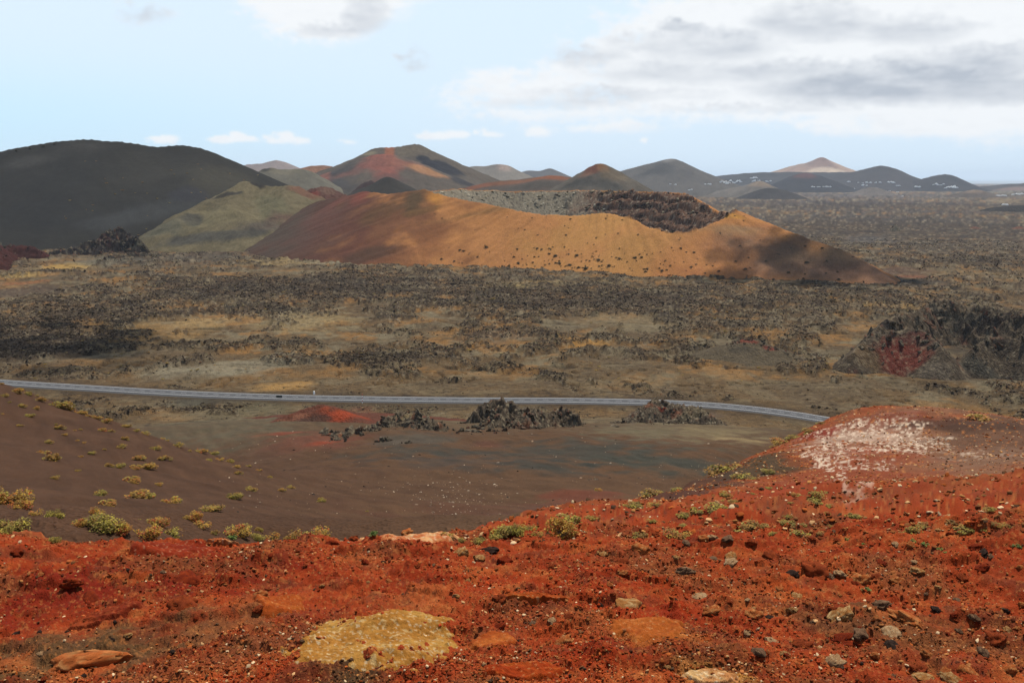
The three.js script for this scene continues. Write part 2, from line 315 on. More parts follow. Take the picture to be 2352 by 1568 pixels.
// --- far hills, from the farthest to the nearest
const FAR = 12, dl = (pts, D) => pts.map(([u, v, d]) => [u, v, d || D]);
function farHill(name, label, pts, D, hex, extra = {}) {
  const { s = .5, A = 400, k: k0 = .05, patches: pl, base = 0, step = D / 420, spec, rough } = extra;
  const top = pts.reduce((a, b) => b[1] < a[1] ? b : a);
  return hill(name, { label, crests: [{ pts: dl(pts, D), s, A, k: k0 * 7, gap: step }], step, base, reach: 1.7, pad: 0, rough: rough || smallRough(D / 900, D / 18), color: tone(hex, { s: D / 22, fs: D / 260, amt: .22, fine: .08, top: at(...top, D), ...spec }), mat: D > 2300 ? farMat : undefined, patches: pl, low: () => -D * .0016 - 3, d0: D * .5 });
}
farHill('mountain', 'pale pinkish far hill rising behind the dark slope', [[500, 402], [560, 379], [600, 375.5], [635, 366], [660, 375], [690, 393], [720, 405]], 7000, '#85746a', { k: .03 });
farHill('mountain', 'pale tan pointed peak beyond the village ridge', [[1730, 408], [1790, 388], [1820, 380], [1842, 375], [1866, 370], [1888, 359.5], [1905, 370], [1930, 383], [1958, 394], [2000, 408]], 9500, '#ab8f78', { k: .05, patches: [[1890, 372, 30, 14, '#836558', .9], [1850, 384, 60, 10, '#9a7d6c', .6], [1900, 392, 50, 8, '#d2bba0', .8]] });
farHill('hill', 'low bluish twin topped ridge far behind the small orange dune', [[1170, 404], [1210, 391], [1240, 391.5], [1266, 386.5], [1290, 398], [1320, 410]], 7000, '#565049');
farHill('hill', 'long low dark slope below the tan peak', [[1560, 415], [1640, 405], [1700, 399], [1790, 394], [1860, 395], [1950, 395], [2000, 402]], 7800, '#403b36', { k: .03, s: .35 });
farHill('hill', 'long dark ridge running out to the plain', [[2180, 428], [2280, 426], [2352, 421], [2500, 415], [2650, 425]], 8000, '#48413b', { k: .03, s: .3, patches: [[2330, 436, 60, 8, '#8d7264', .8]] });
farHill('hill', 'dark rounded hill right of the tan peak', [[1900, 408], [1950, 397], [1985, 389], [2010, 382], [2030, 379.5], [2055, 386], [2085, 402], [2115, 418]], 7400, '#423b36', { k: .05 });
farHill('hill', 'small dark dome hill above white houses', [[2085, 420], [2115, 411], [2145, 404], [2175, 400], [2200, 407], [2228, 422]], 7200, '#3a342f', { k: .06 });
farHill('hill', 'dark cone with a reddish top in front of the tan peak', [[1770, 424], [1815, 405], [1850, 395.5], [1882, 402], [1915, 414], [1945, 426]], 6400, '#322c28', { k: .08, patches: [[1850, 402, 26, 7, '#6d443b', .8]] });
farHill('hill', 'pale grey double topped hill behind the orange dune', [[1040, 408], [1070, 387], [1090, 382], [1115, 381.5], [1142, 377], [1165, 379.5], [1185, 391], [1210, 404]], 4600, '#7a7266', { k: .08, patches: [[1160, 386, 22, 10, '#a58e7f', .8]] });
farHill('mountain', 'broad blue grey cone standing alone on the plain', [[1385, 410], [1440, 388.5], [1490, 374.5], [1520, 368], [1537, 364.5], [1556, 367.5], [1580, 378], [1610, 393], [1640, 408], [1680, 426]], 5000, '#59534b', { k: .06, patches: [[1530, 388, 42, 13, '#45413b', .85], [1575, 395, 25, 10, '#4f4942', .7], [1538, 368, 14, 4, '#8e8880', .8]] });
farHill('hill', 'small tan cone rising from the dark plain', [[1650, 437], [1690, 430], [1720, 424], [1745, 415], [1765, 423], [1785, 432]], 4300, '#6f675d', { k: .12, s: .45, patches: [[1745, 421, 24, 7, '#8d7a66', .9]] });
farHill('hill', 'low dark mound beside the small tan cone', [[1730, 441], [1755, 433], [1775, 430], [1795, 433], [1815, 441]], 3900, '#403b37', { k: .12, s: .4 });
farHill('hill', 'low tan mound on the far plain', [[1975, 438], [2005, 429], [2035, 437]], 5000, '#6e655c', { k: .15, s: .4 });
farHill('hill', 'small brown knoll near the white houses', [[2190, 448], [2240, 433.5], [2280, 446]], 4600, '#5e5349', { k: .15, s: .35, patches: [[2240, 438, 20, 6, '#84705c', .8]] });
farHill('hill', 'small dark rise at the edge of the far plain', [[2270, 478], [2330, 472], [2400, 471], [2500, 474]], 2500, '#36322e', { k: .3, s: .3 });

// --- middle distance
farHill('hill', 'rounded reddish hump behind the greenish ridge', [[660, 396], [690, 386], [720, 380], [750, 379.5], [780, 388], [800, 396]], 2500, '#84604a', { k: .12 });
farHill('hill', 'weathered olive grey ridge below the pale far hill', [[560, 415], [590, 399], [602, 388], [615, 384.5], [650, 387.5], [690, 387], [715, 394], [745, 410]], 1750, '#6c675a', { k: .3, s: .62, rough: (x, z) => 3.5 * (ridged(x / 45, z / 130, 3) - .6), patches: [[655, 395, 40, 8, '#7c7462', .7], [612, 388, 10, 5, '#3d3933', .8]] });
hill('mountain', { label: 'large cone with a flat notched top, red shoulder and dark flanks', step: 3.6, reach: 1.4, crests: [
  { pts: dl([[640, 425], [700, 406], [760, 384], [800, 370], [832, 358], [848, 347], [862, 340], [900, 337.2], [940, 333.5], [958, 331], [972, 336], [1000, 352], [1050, 383], [1090, 404], [1120, 420], [1160, 436]], 2100), s: .5, A: 330, k: 1.6, gap: 5 },
  { pts: dl([[790, 392], [838, 362], [868, 353], [900, 355], [940, 368], [985, 388], [1020, 402], [1060, 420]], 1900), s: .45, A: 220, k: .35 }],
  rough: (x, z, h) => 2.6 * fbm(x / 60, z / 60, 4) + sst(115, 145, h) * 3.5 * (ridged(x / 22, z / 22, 3) - .6), low: () => -6, d0: 1200,
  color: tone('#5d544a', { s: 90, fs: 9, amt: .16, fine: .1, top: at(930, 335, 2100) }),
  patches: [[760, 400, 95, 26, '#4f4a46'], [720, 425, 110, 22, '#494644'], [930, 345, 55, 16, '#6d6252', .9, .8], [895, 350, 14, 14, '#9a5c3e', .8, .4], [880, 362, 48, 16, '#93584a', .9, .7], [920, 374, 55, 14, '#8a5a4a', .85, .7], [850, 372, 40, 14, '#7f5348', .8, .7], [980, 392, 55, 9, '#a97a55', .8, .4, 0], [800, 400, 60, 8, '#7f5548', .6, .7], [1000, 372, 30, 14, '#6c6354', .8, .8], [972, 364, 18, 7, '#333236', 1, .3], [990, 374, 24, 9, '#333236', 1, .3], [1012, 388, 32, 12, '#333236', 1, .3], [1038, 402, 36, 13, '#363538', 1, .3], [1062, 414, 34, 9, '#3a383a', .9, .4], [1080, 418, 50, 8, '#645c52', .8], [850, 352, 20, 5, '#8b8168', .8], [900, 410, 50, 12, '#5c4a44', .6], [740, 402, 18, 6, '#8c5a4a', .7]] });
farHill('hill', 'small black cone at the foot of the large flat topped cone', [[825, 432], [860, 419], [891, 404.5], [920, 417], [948, 432]], 1550, '#39352f', { k: .3, s: .58 });
farHill('hill', 'jagged reddish rock rim left of the small black cone', [[822, 428], [838, 416], [852, 414], [866, 419], [880, 428]], 1620, '#4a3b38', { k: .5, s: .9, rough: (x, z) => 4 * (ridged(x / 14, z / 14, 3) - .6) });
farHill('hill', 'long low dune, rust orange on top and grey below', [[1030, 437], [1080, 428], [1130, 418], [1180, 413], [1225, 407], [1270, 401.5], [1300, 405], [1335, 412], [1380, 420]], 1620, '#5c5148', { k: .2, s: .4, patches: [[1270, 407, 60, 7, '#8a553b', .85], [1180, 419, 70, 6, '#82573f', .8], [1100, 427, 40, 6, '#8a573f', .8], [1220, 425, 120, 9, '#4b4740', .7]] });
farHill('hill', 'steep pointed cone with a rusty crest and grey flanks', [[1300, 425], [1328, 406], [1350, 389], [1366, 377], [1376, 374], [1400, 381], [1430, 397], [1460, 416], [1500, 440], [1520, 452]], 1480, '#5e574d', { k: .4, s: .6, rough: (x, z, h) => 1.5 * fbm(x / 20, z / 20, 4), patches: [[1358, 388, 22, 14, '#6b4033', .9], [1385, 385, 16, 10, '#8a6240', .8], [1420, 405, 40, 12, '#736551', .7], [1345, 400, 20, 6, '#7c5b48', .8], [1380, 425, 60, 12, '#4c4a45', .8], [1325, 420, 40, 8, '#474541', .8]] });

// --- the dark mountain on the left: dark ash, tone deepened to carry cloud shade
const darkMountain = hill('mountain', { label: 'broad dark grey ash mountain with two rounded tops', step: 3.2, reach: 1.3, clipX: [-1250, -120], crests: [
  { pts: [[-420, 470, 1300], [-300, 430, 1320], [-150, 385, 1340], [-60, 361, 1350], [0, 347, 1350], [55, 335, 1350], [110, 326, 1350], [160, 321.5, 1350], [210, 320, 1350], [280, 325, 1345], [330, 332, 1340], [370, 335, 1340], [420, 333, 1340], [448, 338, 1330], [490, 353, 1320], [540, 375, 1310], [600, 402, 1300], [650, 425, 1290], [700, 448, 1280]], s: .54, A: 420, k: .45 },
  { pts: [[448, 338, 1330], [440, 400, 1240], [430, 450, 1160]], s: .5, A: 300, k: .2 }],
  rough: (x, z, h) => 1.3 * fbm(x / 70, z / 70, 4) + .5 * n2(x / 16, z / 60) * sst(60, 120, h), low: () => -3,
  color: tone('#302e29', { s: 120, fs: 5, amt: .13, fine: .12, top: at(230, 322, 1350), rill: .08 }),
  patches: [[120, 480, 200, 60, '#2d2c2a', .8, .9], [380, 400, 170, 45, '#3e3b34', .8, .9], [520, 420, 90, 40, '#464237', .8, .9], [200, 335, 60, 12, '#423f3a', .7, .9], [100, 400, 140, 40, '#302f2c', .8, .9], [330, 490, 120, 26, '#424240', .7], [430, 440, 40, 16, '#38373a', .7, .4], [60, 370, 60, 20, '#44423e', .7], [10, 345, 60, 8, '#4d5245', .6]] });

// --- greenish ridge between the mountain and the crater
const greenHill = hill('hill', { label: 'greenish grey ridge with a dark notched crest between dark mountain and orange crater', step: 1.5, reach: 1.5, crests: [
  { pts: [[455, 472, 1110], [480, 457, 1115], [505, 446, 1122], [525, 438, 1130], [543, 428, 1140], [562, 419, 1150], [578, 417.5, 1150], [600, 424, 1150], [625, 428, 1150], [655, 426.5, 1150], [680, 428, 1150], [705, 438, 1145], [730, 452, 1140]], s: .6, A: 300, k: .9 },
  { pts: [[570, 420, 1148], [540, 455, 1095], [518, 475, 1070]], s: .6, A: 300, k: .5 },
  { pts: [[655, 427, 1150], [640, 460, 1100], [622, 485, 1070]], s: .55, A: 200, k: .4 },
  { pts: [[445, 476, 1100], [420, 488, 1080], [400, 502, 1060]], s: .6, k: .6 }],
  rough: (x, z, h) => 2.4 * fbm(x / 34, z / 34, 5) + 3.2 * (ridged(x / 26 + z / 50, z / 90, 2) - .6) * sst(20, 50, h), low: () => -3,
  color: tone('#6b6149', { s: 45, fs: 3.5, amt: .2, fine: .14, top: at(572, 420, 1062), rill: .16 }),
  patches: [[560, 490, 130, 30, '#746a4f', .7, .9], [480, 500, 50, 16, '#7d7356', .7, .9], [440, 505, 30, 16, '#48463f', .8, .4], [700, 440, 40, 14, '#74503f', .8], [380, 520, 60, 20, '#605d4d', .8], [640, 520, 110, 14, '#5b5247', .9], [520, 445, 40, 5, '#3a3631', .9, .3, .25], [590, 424, 18, 4, '#2f2b28', .95, .3], [620, 470, 40, 30, '#6c694f', .5], [480, 540, 140, 14, '#4e4b43', .9], [700, 520, 80, 24, '#644d42', .9]] });

// --- rusty bump behind the saddle
farHill('hill', 'rough rusty knob between green ridge and orange crater', [[690, 449], [712, 437], [735, 430], [758, 434], [785, 448]], 1260, '#5d4036', { k: .15, s: .55, step: 1.8, rough: (x, z) => 6 * (ridged(x / 12, z / 12, 3) - .55), patches: [[750, 440, 25, 9, '#735a4b', .7], [718, 447, 20, 8, '#7c3f33', .8]] });

// --- the orange crater
const craterCol = tone('#b27a48', { base2: '#553b2e', where: (x, w) => sst(-62, -178, x + 45 * w), s: 55, fs: 3, amt: .11, fine: .08, top: at(1380, 470, 900), rill: .07 });
const C_STRATA = alb('#48362b'), C_PALE = alb('#b5ad98'), C_DARK = alb('#2a2320'), C_TALUS = alb('#857b69'), C_BROWN = alb('#6f5240');
const insideMottle = (c, x, y, z) => { const w = fbm(x / 40, z / 40, 4), t = sst(60, 110, x + 40 * w); for (let i = 0; i < 3; i++) c[i] = lerp(C_TALUS[i], C_BROWN[i], t) * (1 + .2 * w + .12 * n2(x / 2.5, z / 2.5)); return c; };
const rimPts = [[975, 437, 914], [1006, 436.5, 950], [1055, 433.5, 1000], [1130, 436.5, 1035], [1250, 437.5, 1050], [1330, 436, 1050], [1390, 436.5, 1040], [1480, 439, 1010], [1560, 442, 965], [1600, 458, 920], [1640, 482, 870], [1672, 489, 830], [1695, 487, 795], [1665, 500, 780], [1625, 521, 768], [1588, 533, 760], [1550, 536, 756], [1505, 526, 765], [1460, 506, 786], [1420, 493, 806], [1390, 489.5, 816], [1340, 492.5, 822], [1290, 494, 828], [1230, 490, 836], [1170, 479, 852], [1110, 466, 872], [1050, 455, 888], [1005, 444, 902]];
const crater = hill('crater', { label: 'wide orange volcanic crater with a hollow rocky inside', step: 1.3, reach: 1.4, crests: [
  { pts: rimPts, closed: true, s: .66, A: 300, k: .5, inS: 1.0, inA: 160, gap: 4 },
  { pts: [[975, 437, 914], [940, 440, 925], [900, 444, 938], [868, 443, 960], [835, 440, 985], [800, 450, 1012], [760, 456, 1050], [725, 464, 1090], [700, 478, 1120], [682, 492, 1135]], s: .62, A: 240, k: .4, gap: 4 },
  { pts: [[1695, 487, 795], [1740, 503, 785], [1790, 523, 768], [1850, 546, 752], [1900, 563, 738], [1950, 584, 728], [1990, 610, 716], [2025, 633, 708], [2050, 650, 700]], s: .6, A: 160, k: .5, gap: 4 }],
  join: .4, low: () => -2.5, floor: 2,
  rough: (x, z, h, ins) => {
    const an = Math.atan2(z + 905, x - 95), b = .8 * fbm(x / 40, z / 40, 3) + .16 * n2(x / 6, z / 6) + .45 * n2(an * 16, h / 60);
    if (!ins) return b;
    const layer = Math.abs(((h + 5 * fbm(x / 60, z / 60, 2)) / 9) % 1 - .5), rock = sst(.0, .3, .7 * fbm(x / 55 + 3, z / 55, 3) + .9 * sst(40, 130, x) - .3);
    return b + rock * (5.5 * (ridged(x / 19, z / 19, 4, .6) - .62) + 3.8 * sst(.12, .3, layer) - 1.4) + .5 * (ridged(x / 5, z / 5, 2) - .6);
  },
  color: (c, x, y, z, slope, ins, pl) => {
    if (!ins) return craterCol(c, x, y, z, slope, ins, pl);
    const cc = insideMottle(c, x, y, z), st = ((y + 4 * fbm(x / 50, z / 50, 2)) / 6.5) % 1;
    const rock = sst(.0, .3, .7 * fbm(x / 55 + 3, z / 55, 3) + .9 * sst(40, 130, x) - .3);
    if (st < .35) mix3(cc, C_STRATA, .55 * rock);
    const q = n2(x / 3.2, z / 3.2); if (q > .45) mix3(cc, C_PALE, .5 * sst(.45, .8, q)); else if (q < -.5) mix3(cc, C_DARK, .55);
    return cc;
  },
  patches: [[1500, 640, 700, 50, '#a5653c', .55, .9], [1250, 474, 230, 22, '#bb8748', .8, .9], [1400, 512, 190, 28, '#bd8a4e', .8, .9], [1000, 452, 30, 12, '#b98038', .8, .7], [1680, 495, 40, 7, '#c08a44', .9, .6], [1760, 520, 70, 14, '#a5704a', .8, .8],
    [1700, 590, 150, 60, '#a06c4a', .7, .9], [1850, 600, 190, 70, '#86674f', .95, .9], [1960, 625, 110, 26, '#84634d', .85, .9], [1900, 580, 90, 20, '#8d7052', .7, .9], [1690, 525, 70, 12, '#90785a', .7, .8],
    [700, 530, 130, 80, '#5d453a', 1, .7], [850, 520, 180, 95, '#643f31', .95, .8], [970, 545, 120, 70, '#845738', .7, .95], [930, 500, 90, 60, '#7c5338', .85, .9], [900, 470, 80, 26, '#65492f', .9, .8], [950, 462, 34, 30, '#5d4a33', .95, .7], [830, 450, 30, 14, '#86493a', .8, .9], [770, 466, 60, 14, '#7d493b', .8, .9], [1090, 492, 140, 7, '#805f38', .6, .9], [990, 478, 60, 9, '#7b5a37', .7, .8], [860, 580, 90, 18, '#573f30', .9, .8], [760, 555, 70, 16, '#604436', .8, .8], [1000, 560, 90, 50, '#93603a', .6, .95], [620, 545, 140, 34, '#52463b', .9, .8], [560, 550, 60, 6, '#7c5a44', .5, .8], [740, 495, 60, 30, '#6b463a', .7, .9]] });

// ---------------------------------------------------------------- the ground: one sheet out to the horizon, kept as the named stretches of land it is made of
const spurEdge = [[1090, 1240, 10], [1200, 1215, 16], [1300, 1190, 23], [1450, 1150, 30], [1600, 1105, 38], [1700, 1052, 48], [1820, 1000, 56], [1900, 962, 62], [1990, 944, 70]].map(q => { const p = at(...q); return [q[2], Math.atan2(p[0], -p[2])]; });
function onSpur(az, D) { // > 0 on the red spur, in radians from its left edge
  if (D < 9.5) return 1; if (D > 84) return -1; let i = 0; while (i < spurEdge.length - 2 && spurEdge[i + 1][0] < D) i++;
  const [a, b] = [spurEdge[i], spurEdge[i + 1]]; return az - lerp(a[1], b[1], clamp((D - a[0]) / (b[0] - a[0]))) - Math.max(0, (D - 70) * .012);
}
// sandy and rocky stretches of the lava field
const SANDY = patches([[600, 870, 230, 26, [1, 1, 1], .8], [1130, 885, 260, 22, [1, 1, 1], .9], [1500, 850, 230, 24, [1, 1, 1], .6], [1850, 905, 260, 26, [1, 1, 1], .85], [900, 770, 200, 30, [1, 1, 1], .5], [450, 760, 140, 40, [1, 1, 1], .5], [1700, 830, 130, 20, [1, 1, 1], .6], [250, 820, 150, 20, [1, 1, 1], .7], [60, 655, 110, 22, [1, 1, 1], 1, .4], [2090, 625, 90, 12, [1, 1, 1], 1, .4], [1350, 740, 130, 26, [1, 1, 1], .4], [620, 625, 160, 12, [1, 1, 1], .5], [160, 605, 60, 14, [1, 1, 1], .8], [1990, 545, 60, 12, [1, 1, 1], .9], [1050, 860, 80, 14, [1, 1, 1], .8], [720, 890, 80, 10, [1, 1, 1], .9], [600, 566, 190, 16, [1, 1, 1], 1, .6], [700, 580, 60, 8, [1, 1, 1], .8, .6], [2110, 800, 230, 70, [1.4, 1.4, 1.4], 1, .3], [1720, 800, 80, 18, [1.2, 1.2, 1.2], 1, .4]], groundBase, 200, 3000);
const sandTmp = [0, 0, 0], darkTmp = [0, 0, 0];
const DARKP = patches([[700, 655, 430, 34, [1, 1, 1], .9, .7], [200, 735, 270, 60, [1, 1, 1], .8, .7], [90, 800, 160, 36, [1, 1, 1], .9, .7], [1350, 690, 440, 38, [1, 1, 1], .8, .7], [1850, 680, 330, 24, [1, 1, 1], .6, .7], [850, 822, 130, 24, [1, 1, 1], .8, .7], [1130, 765, 90, 14, [1, 1, 1], .5, .7], [1900, 765, 160, 20, [1, 1, 1], .5, .7], [620, 715, 60, 22, [1, 1, 1], .7, .6], [2050, 525, 420, 26, [1, 1, 1], .85, .7], [1950, 470, 420, 10, [1, 1, 1], .85, .7], [2250, 600, 160, 16, [1, 1, 1], .6, .7], [480, 745, 210, 24, [0, 0, 0], .9, .7], [770, 745, 170, 26, [0, 0, 0], .8, .7], [500, 850, 220, 22, [0, 0, 0], .8, .7], [1420, 745, 120, 20, [0, 0, 0], .7, .7], [1000, 720, 140, 10, [0, 0, 0], .6, .7]], groundBase, 200, 3000);
function darkness(x, z, w) { darkTmp[0] = .42; darkTmp[1] = darkTmp[2] = 0; paint(darkTmp, DARKP, x, z, w); return clamp(darkTmp[0] + .55 * fbm(x / 34 + 12, z / 52, 4)); }
const crackAt = (x, z) => sst(.93, .99, 1 - Math.abs(n2(x / 85 + 4 + .25 * n2(x / 14, z / 14), z / 60)));
let lobe = 0; // how far a point lies on a raised lava flow
function lavaAmount(x, z, D, rd) {
  lobe = 0; if (D < 215) return 0;
  sandTmp[0] = sandTmp[1] = sandTmp[2] = 0; paint(sandTmp, SANDY, x, z, fbm(x / 25, z / 45, 3));
  const n = fbm(x / 46, z / 46, 4), fromRoad = sst(20, 105, rd), K = darkness(x, z, n);
  const field = .6 * n + 1.25 * (K - .5) + .20 * fromRoad - .08 - 1.0 * sandTmp[0] + .25 * n2(x / 9, z / 9);
  lobe = sst(-.03, .09, field) * sst(12, 30, rd);
  let m = sst(-.1, .2, field + .3 * n2(x / 4, z / 4) + .16 * n2(x / 1.8, z / 1.8));
  m *= sst(5.5, 12, rd);
  if (D < 300) m *= sst(255, 300, D) * .6 + .2;
  return clamp(m);
}
function foreRelief(x, z, D) {
  // wavy gravel with low broken crusts: short steps that face down the slope
  const w = 1 - sst(9, 30, D), s = .5 * n2(x * .55, z * .55) + .3 * n2(x * 1.3 + 7, z * 1.3);
  const step = q => { const f = q - Math.floor(q); return Math.floor(q) + sst(.78, 1, f); };
  const a = fbm(x * .42 + 3, z * .8 - 2, 3), led = step(a * 3.2 + .3 * fbm(x * 3, z * 3, 3)) / 3.2, m = sst(.05, .5, fbm(x * .3 - 9, z * .3 + 4, 2) + .25);
  let h = .07 * s + .06 * led * m + .035 * fbm(x * 3, z * 3, 4) + .012 * (ridged(x * 9, z * 9, 2) - .6);
  h += .012 * n2(x * 23, z * 23) + .03 * sst(.2, .7, n2(x * 2.1 + 4, z * 2.6)) * (.5 + n2(x * 7, z * 7)) + .05 * sst(.35, .6, n2(x * .9 - 7, z * 1.5));
  return w * (h - .03);
}
function groundY(x, z) {
  const D = Math.hypot(x, z); let y = groundBase(x, z);
  if (D < 30) y += foreRelief(x, z, D);
  if (D > 8) {
    const t = sst(8, 20, D) * (1 - sst(240, 300, D)); if (t > 0) y += t * (.16 * fbm(x / 5, z / 5, 3) + Math.min(.8, D / 160) * .9 * fbm(x / 28, z / 28, 3) + .05 * fbm(x * .9, z * .9, 2));
  }
  if (D > 200) {
    const rd = D < 420 ? roadDist(x, z) : 99, L = lavaAmount(x, z, D, rd), r = sst(5, 16, rd) * sst(205, 290, D);
    y += r * (D > 290 ? 1.3 * lobe : 0); y += r * (1.3 * fbm(x / 55, z / 55, 3) - .3 - (D < 1000 ? 1.6 * crackAt(x, z) * sst(300, 330, D) : 0)) + L * (1.1 * (ridged(x / 11, z / 11, 3, .6) - .55) + .6 * (ridged(x / 3.4 + 9, z / 3.4, 2, .6) - .5) + .7 * fbm(x / 24 + 7, z / 24, 2));
    if (D < 420) y = lerp(Math.min(y, .1), y, sst(4.5, 9, rd));
    if (D > 800) y *= 1 - .8 * sst(800, 1500, D);
  }
  return y;
}
const G = h => alb(h);
const gc = { spur: G('#8a4524'), red: G('#983c1b'), deep: G('#7a250e'), orange: G('#b65f2d'), gravel: G('#7a4a2c'), dust: G('#b87540'), brown: G('#523a2a'), bowl: G('#5a422e'), olive: G('#5d4f3c'), greyg: G('#4c4c43'), lava: G('#352c24'), lava2: G('#4d4032'), lichen: G('#8d8068'), soil: G('#665238'), crust: G('#786c54'), ochre: G('#8f683a'), plain: G('#45403e'), plain2: G('#5f584e'), plain3: G('#353233'), white: G('#d9c0a6') };
const NEARP = patches([
  // red foreground
  [300, 1330, 430, 70, '#7e260c', 1, .7], [1250, 1330, 380, 50, '#973515', .7, .7], [200, 1490, 380, 64, '#64462a', 1, .6], [780, 1548, 190, 30, '#503822', 1, .5], [520, 1430, 150, 30, '#7d4a2b', .8, .6], [1400, 1430, 180, 30, '#a5491f', .7, .6], [1700, 1330, 300, 40, '#ab4c1f', .7, .7], [2100, 1450, 360, 70, '#764526', .95, .7], [1650, 1525, 280, 40, '#6e4022', .9, .7], [1900, 1300, 260, 30, '#9d4a21', .7, .8], [1350, 1500, 200, 34, '#902f10', .8, .6], [1480, 1400, 160, 22, '#9d340f', .8, .6], [940, 1380, 140, 30, '#b56a36', .35, .6], [2150, 1230, 300, 30, '#a54b22', .7, .7], [1650, 1560, 120, 26, '#b8833e', .8, .4], [1500, 1455, 150, 26, '#b7682c', .7, .6], [250, 1420, 150, 12, '#90401e', .7, .5], [200, 1515, 90, 20, '#a74a21', .8, .4],
], groundBase, 2.5, 11);
const SPURP = patches([
  [2180, 1030, 300, 85, '#82583f', 1, .5], [1980, 1000, 150, 52, '#855640', .9, .6], [2080, 955, 170, 20, '#6f4630', .9, .7], [2000, 1000, 130, 36, '#b79b85', .9, .9], [1930, 1040, 70, 20, '#b1917a', .85, .9], [2070, 1010, 80, 24, '#a98a74', .7, .9], [1960, 950, 60, 10, '#7a4a30', .9, .7], [2300, 1000, 160, 60, '#5f4535', .8, .5], [2050, 960, 140, 24, '#7d3a24', .6, .5], [2280, 1060, 140, 30, '#7b5c48', .7, .6], [2230, 970, 160, 16, '#4a352a', .8, .6], [1960, 1100, 200, 40, '#884228', .85, .7], [2150, 1140, 260, 40, '#8c452a', .9, .7], [1740, 1075, 110, 34, '#4b3d2b', .95, .5], [1620, 1115, 80, 20, '#43352a', .8, .5], [1560, 1140, 90, 12, '#3b2f29', .8, .5], [1880, 992, 50, 16, '#7d2d1c', .9, .4], [1760, 1140, 160, 30, '#8f3d23', .8, .6], [1500, 1200, 200, 30, '#8a3d26', .8, .7], [1380, 1140, 80, 12, '#7a3423', .5, .6], [1980, 945, 30, 6, '#8f4a2a', .6],
], groundBase, 9.5, 100);
const BOWLP = patches([  // ash tones; the dark middle also paints in the shading of the hollow
  [1150, 1185, 360, 48, '#5d3f2e', .8, .9],
  [1350, 1140, 130, 26, '#6c3c2b', .8, .6], [1250, 1180, 140, 28, '#5b4033', .7, .6], [1350, 1040, 280, 36, '#414038', .85, .95], [1050, 1055, 220, 22, '#47413a', .6, .95], [1520, 1060, 170, 30, '#434238', .85, .95], [950, 1035, 160, 12, '#3f3f37', .7, .95], [1250, 1075, 160, 14, '#3d3d36', .7, .95], [950, 1010, 120, 14, '#4f4e45', .6], [1050, 965, 260, 22, '#6f624a', .9, .8], [520, 965, 220, 30, '#5f5643', .9, .8], [560, 940, 130, 16, '#696049', .8, .8], [420, 925, 120, 12, '#5a574a', .8, .8], [1550, 985, 200, 16, '#6c604a', .85, .8], [720, 1015, 130, 26, '#6c4232', .8, .6], [640, 995, 60, 5, '#80402c', .8, .7], [740, 1018, 45, 6, '#85402a', .85, .6, -.5], [830, 945, 40, 10, '#744434', .5, .6], [1640, 985, 120, 12, '#7a6a4c', .8, .6], [1700, 1010, 70, 8, '#8a7654', .9, .5], [1550, 950, 120, 10, '#5d4c3e', .7], [1120, 1020, 40, 10, '#664030', .6, .8], [640, 1080, 120, 30, '#58402f', .5], [1560, 940, 40, 8, '#6d3a2c', .7, .5], [1450, 990, 130, 10, '#696048', .6, .6],
], groundBase, 60, 330);
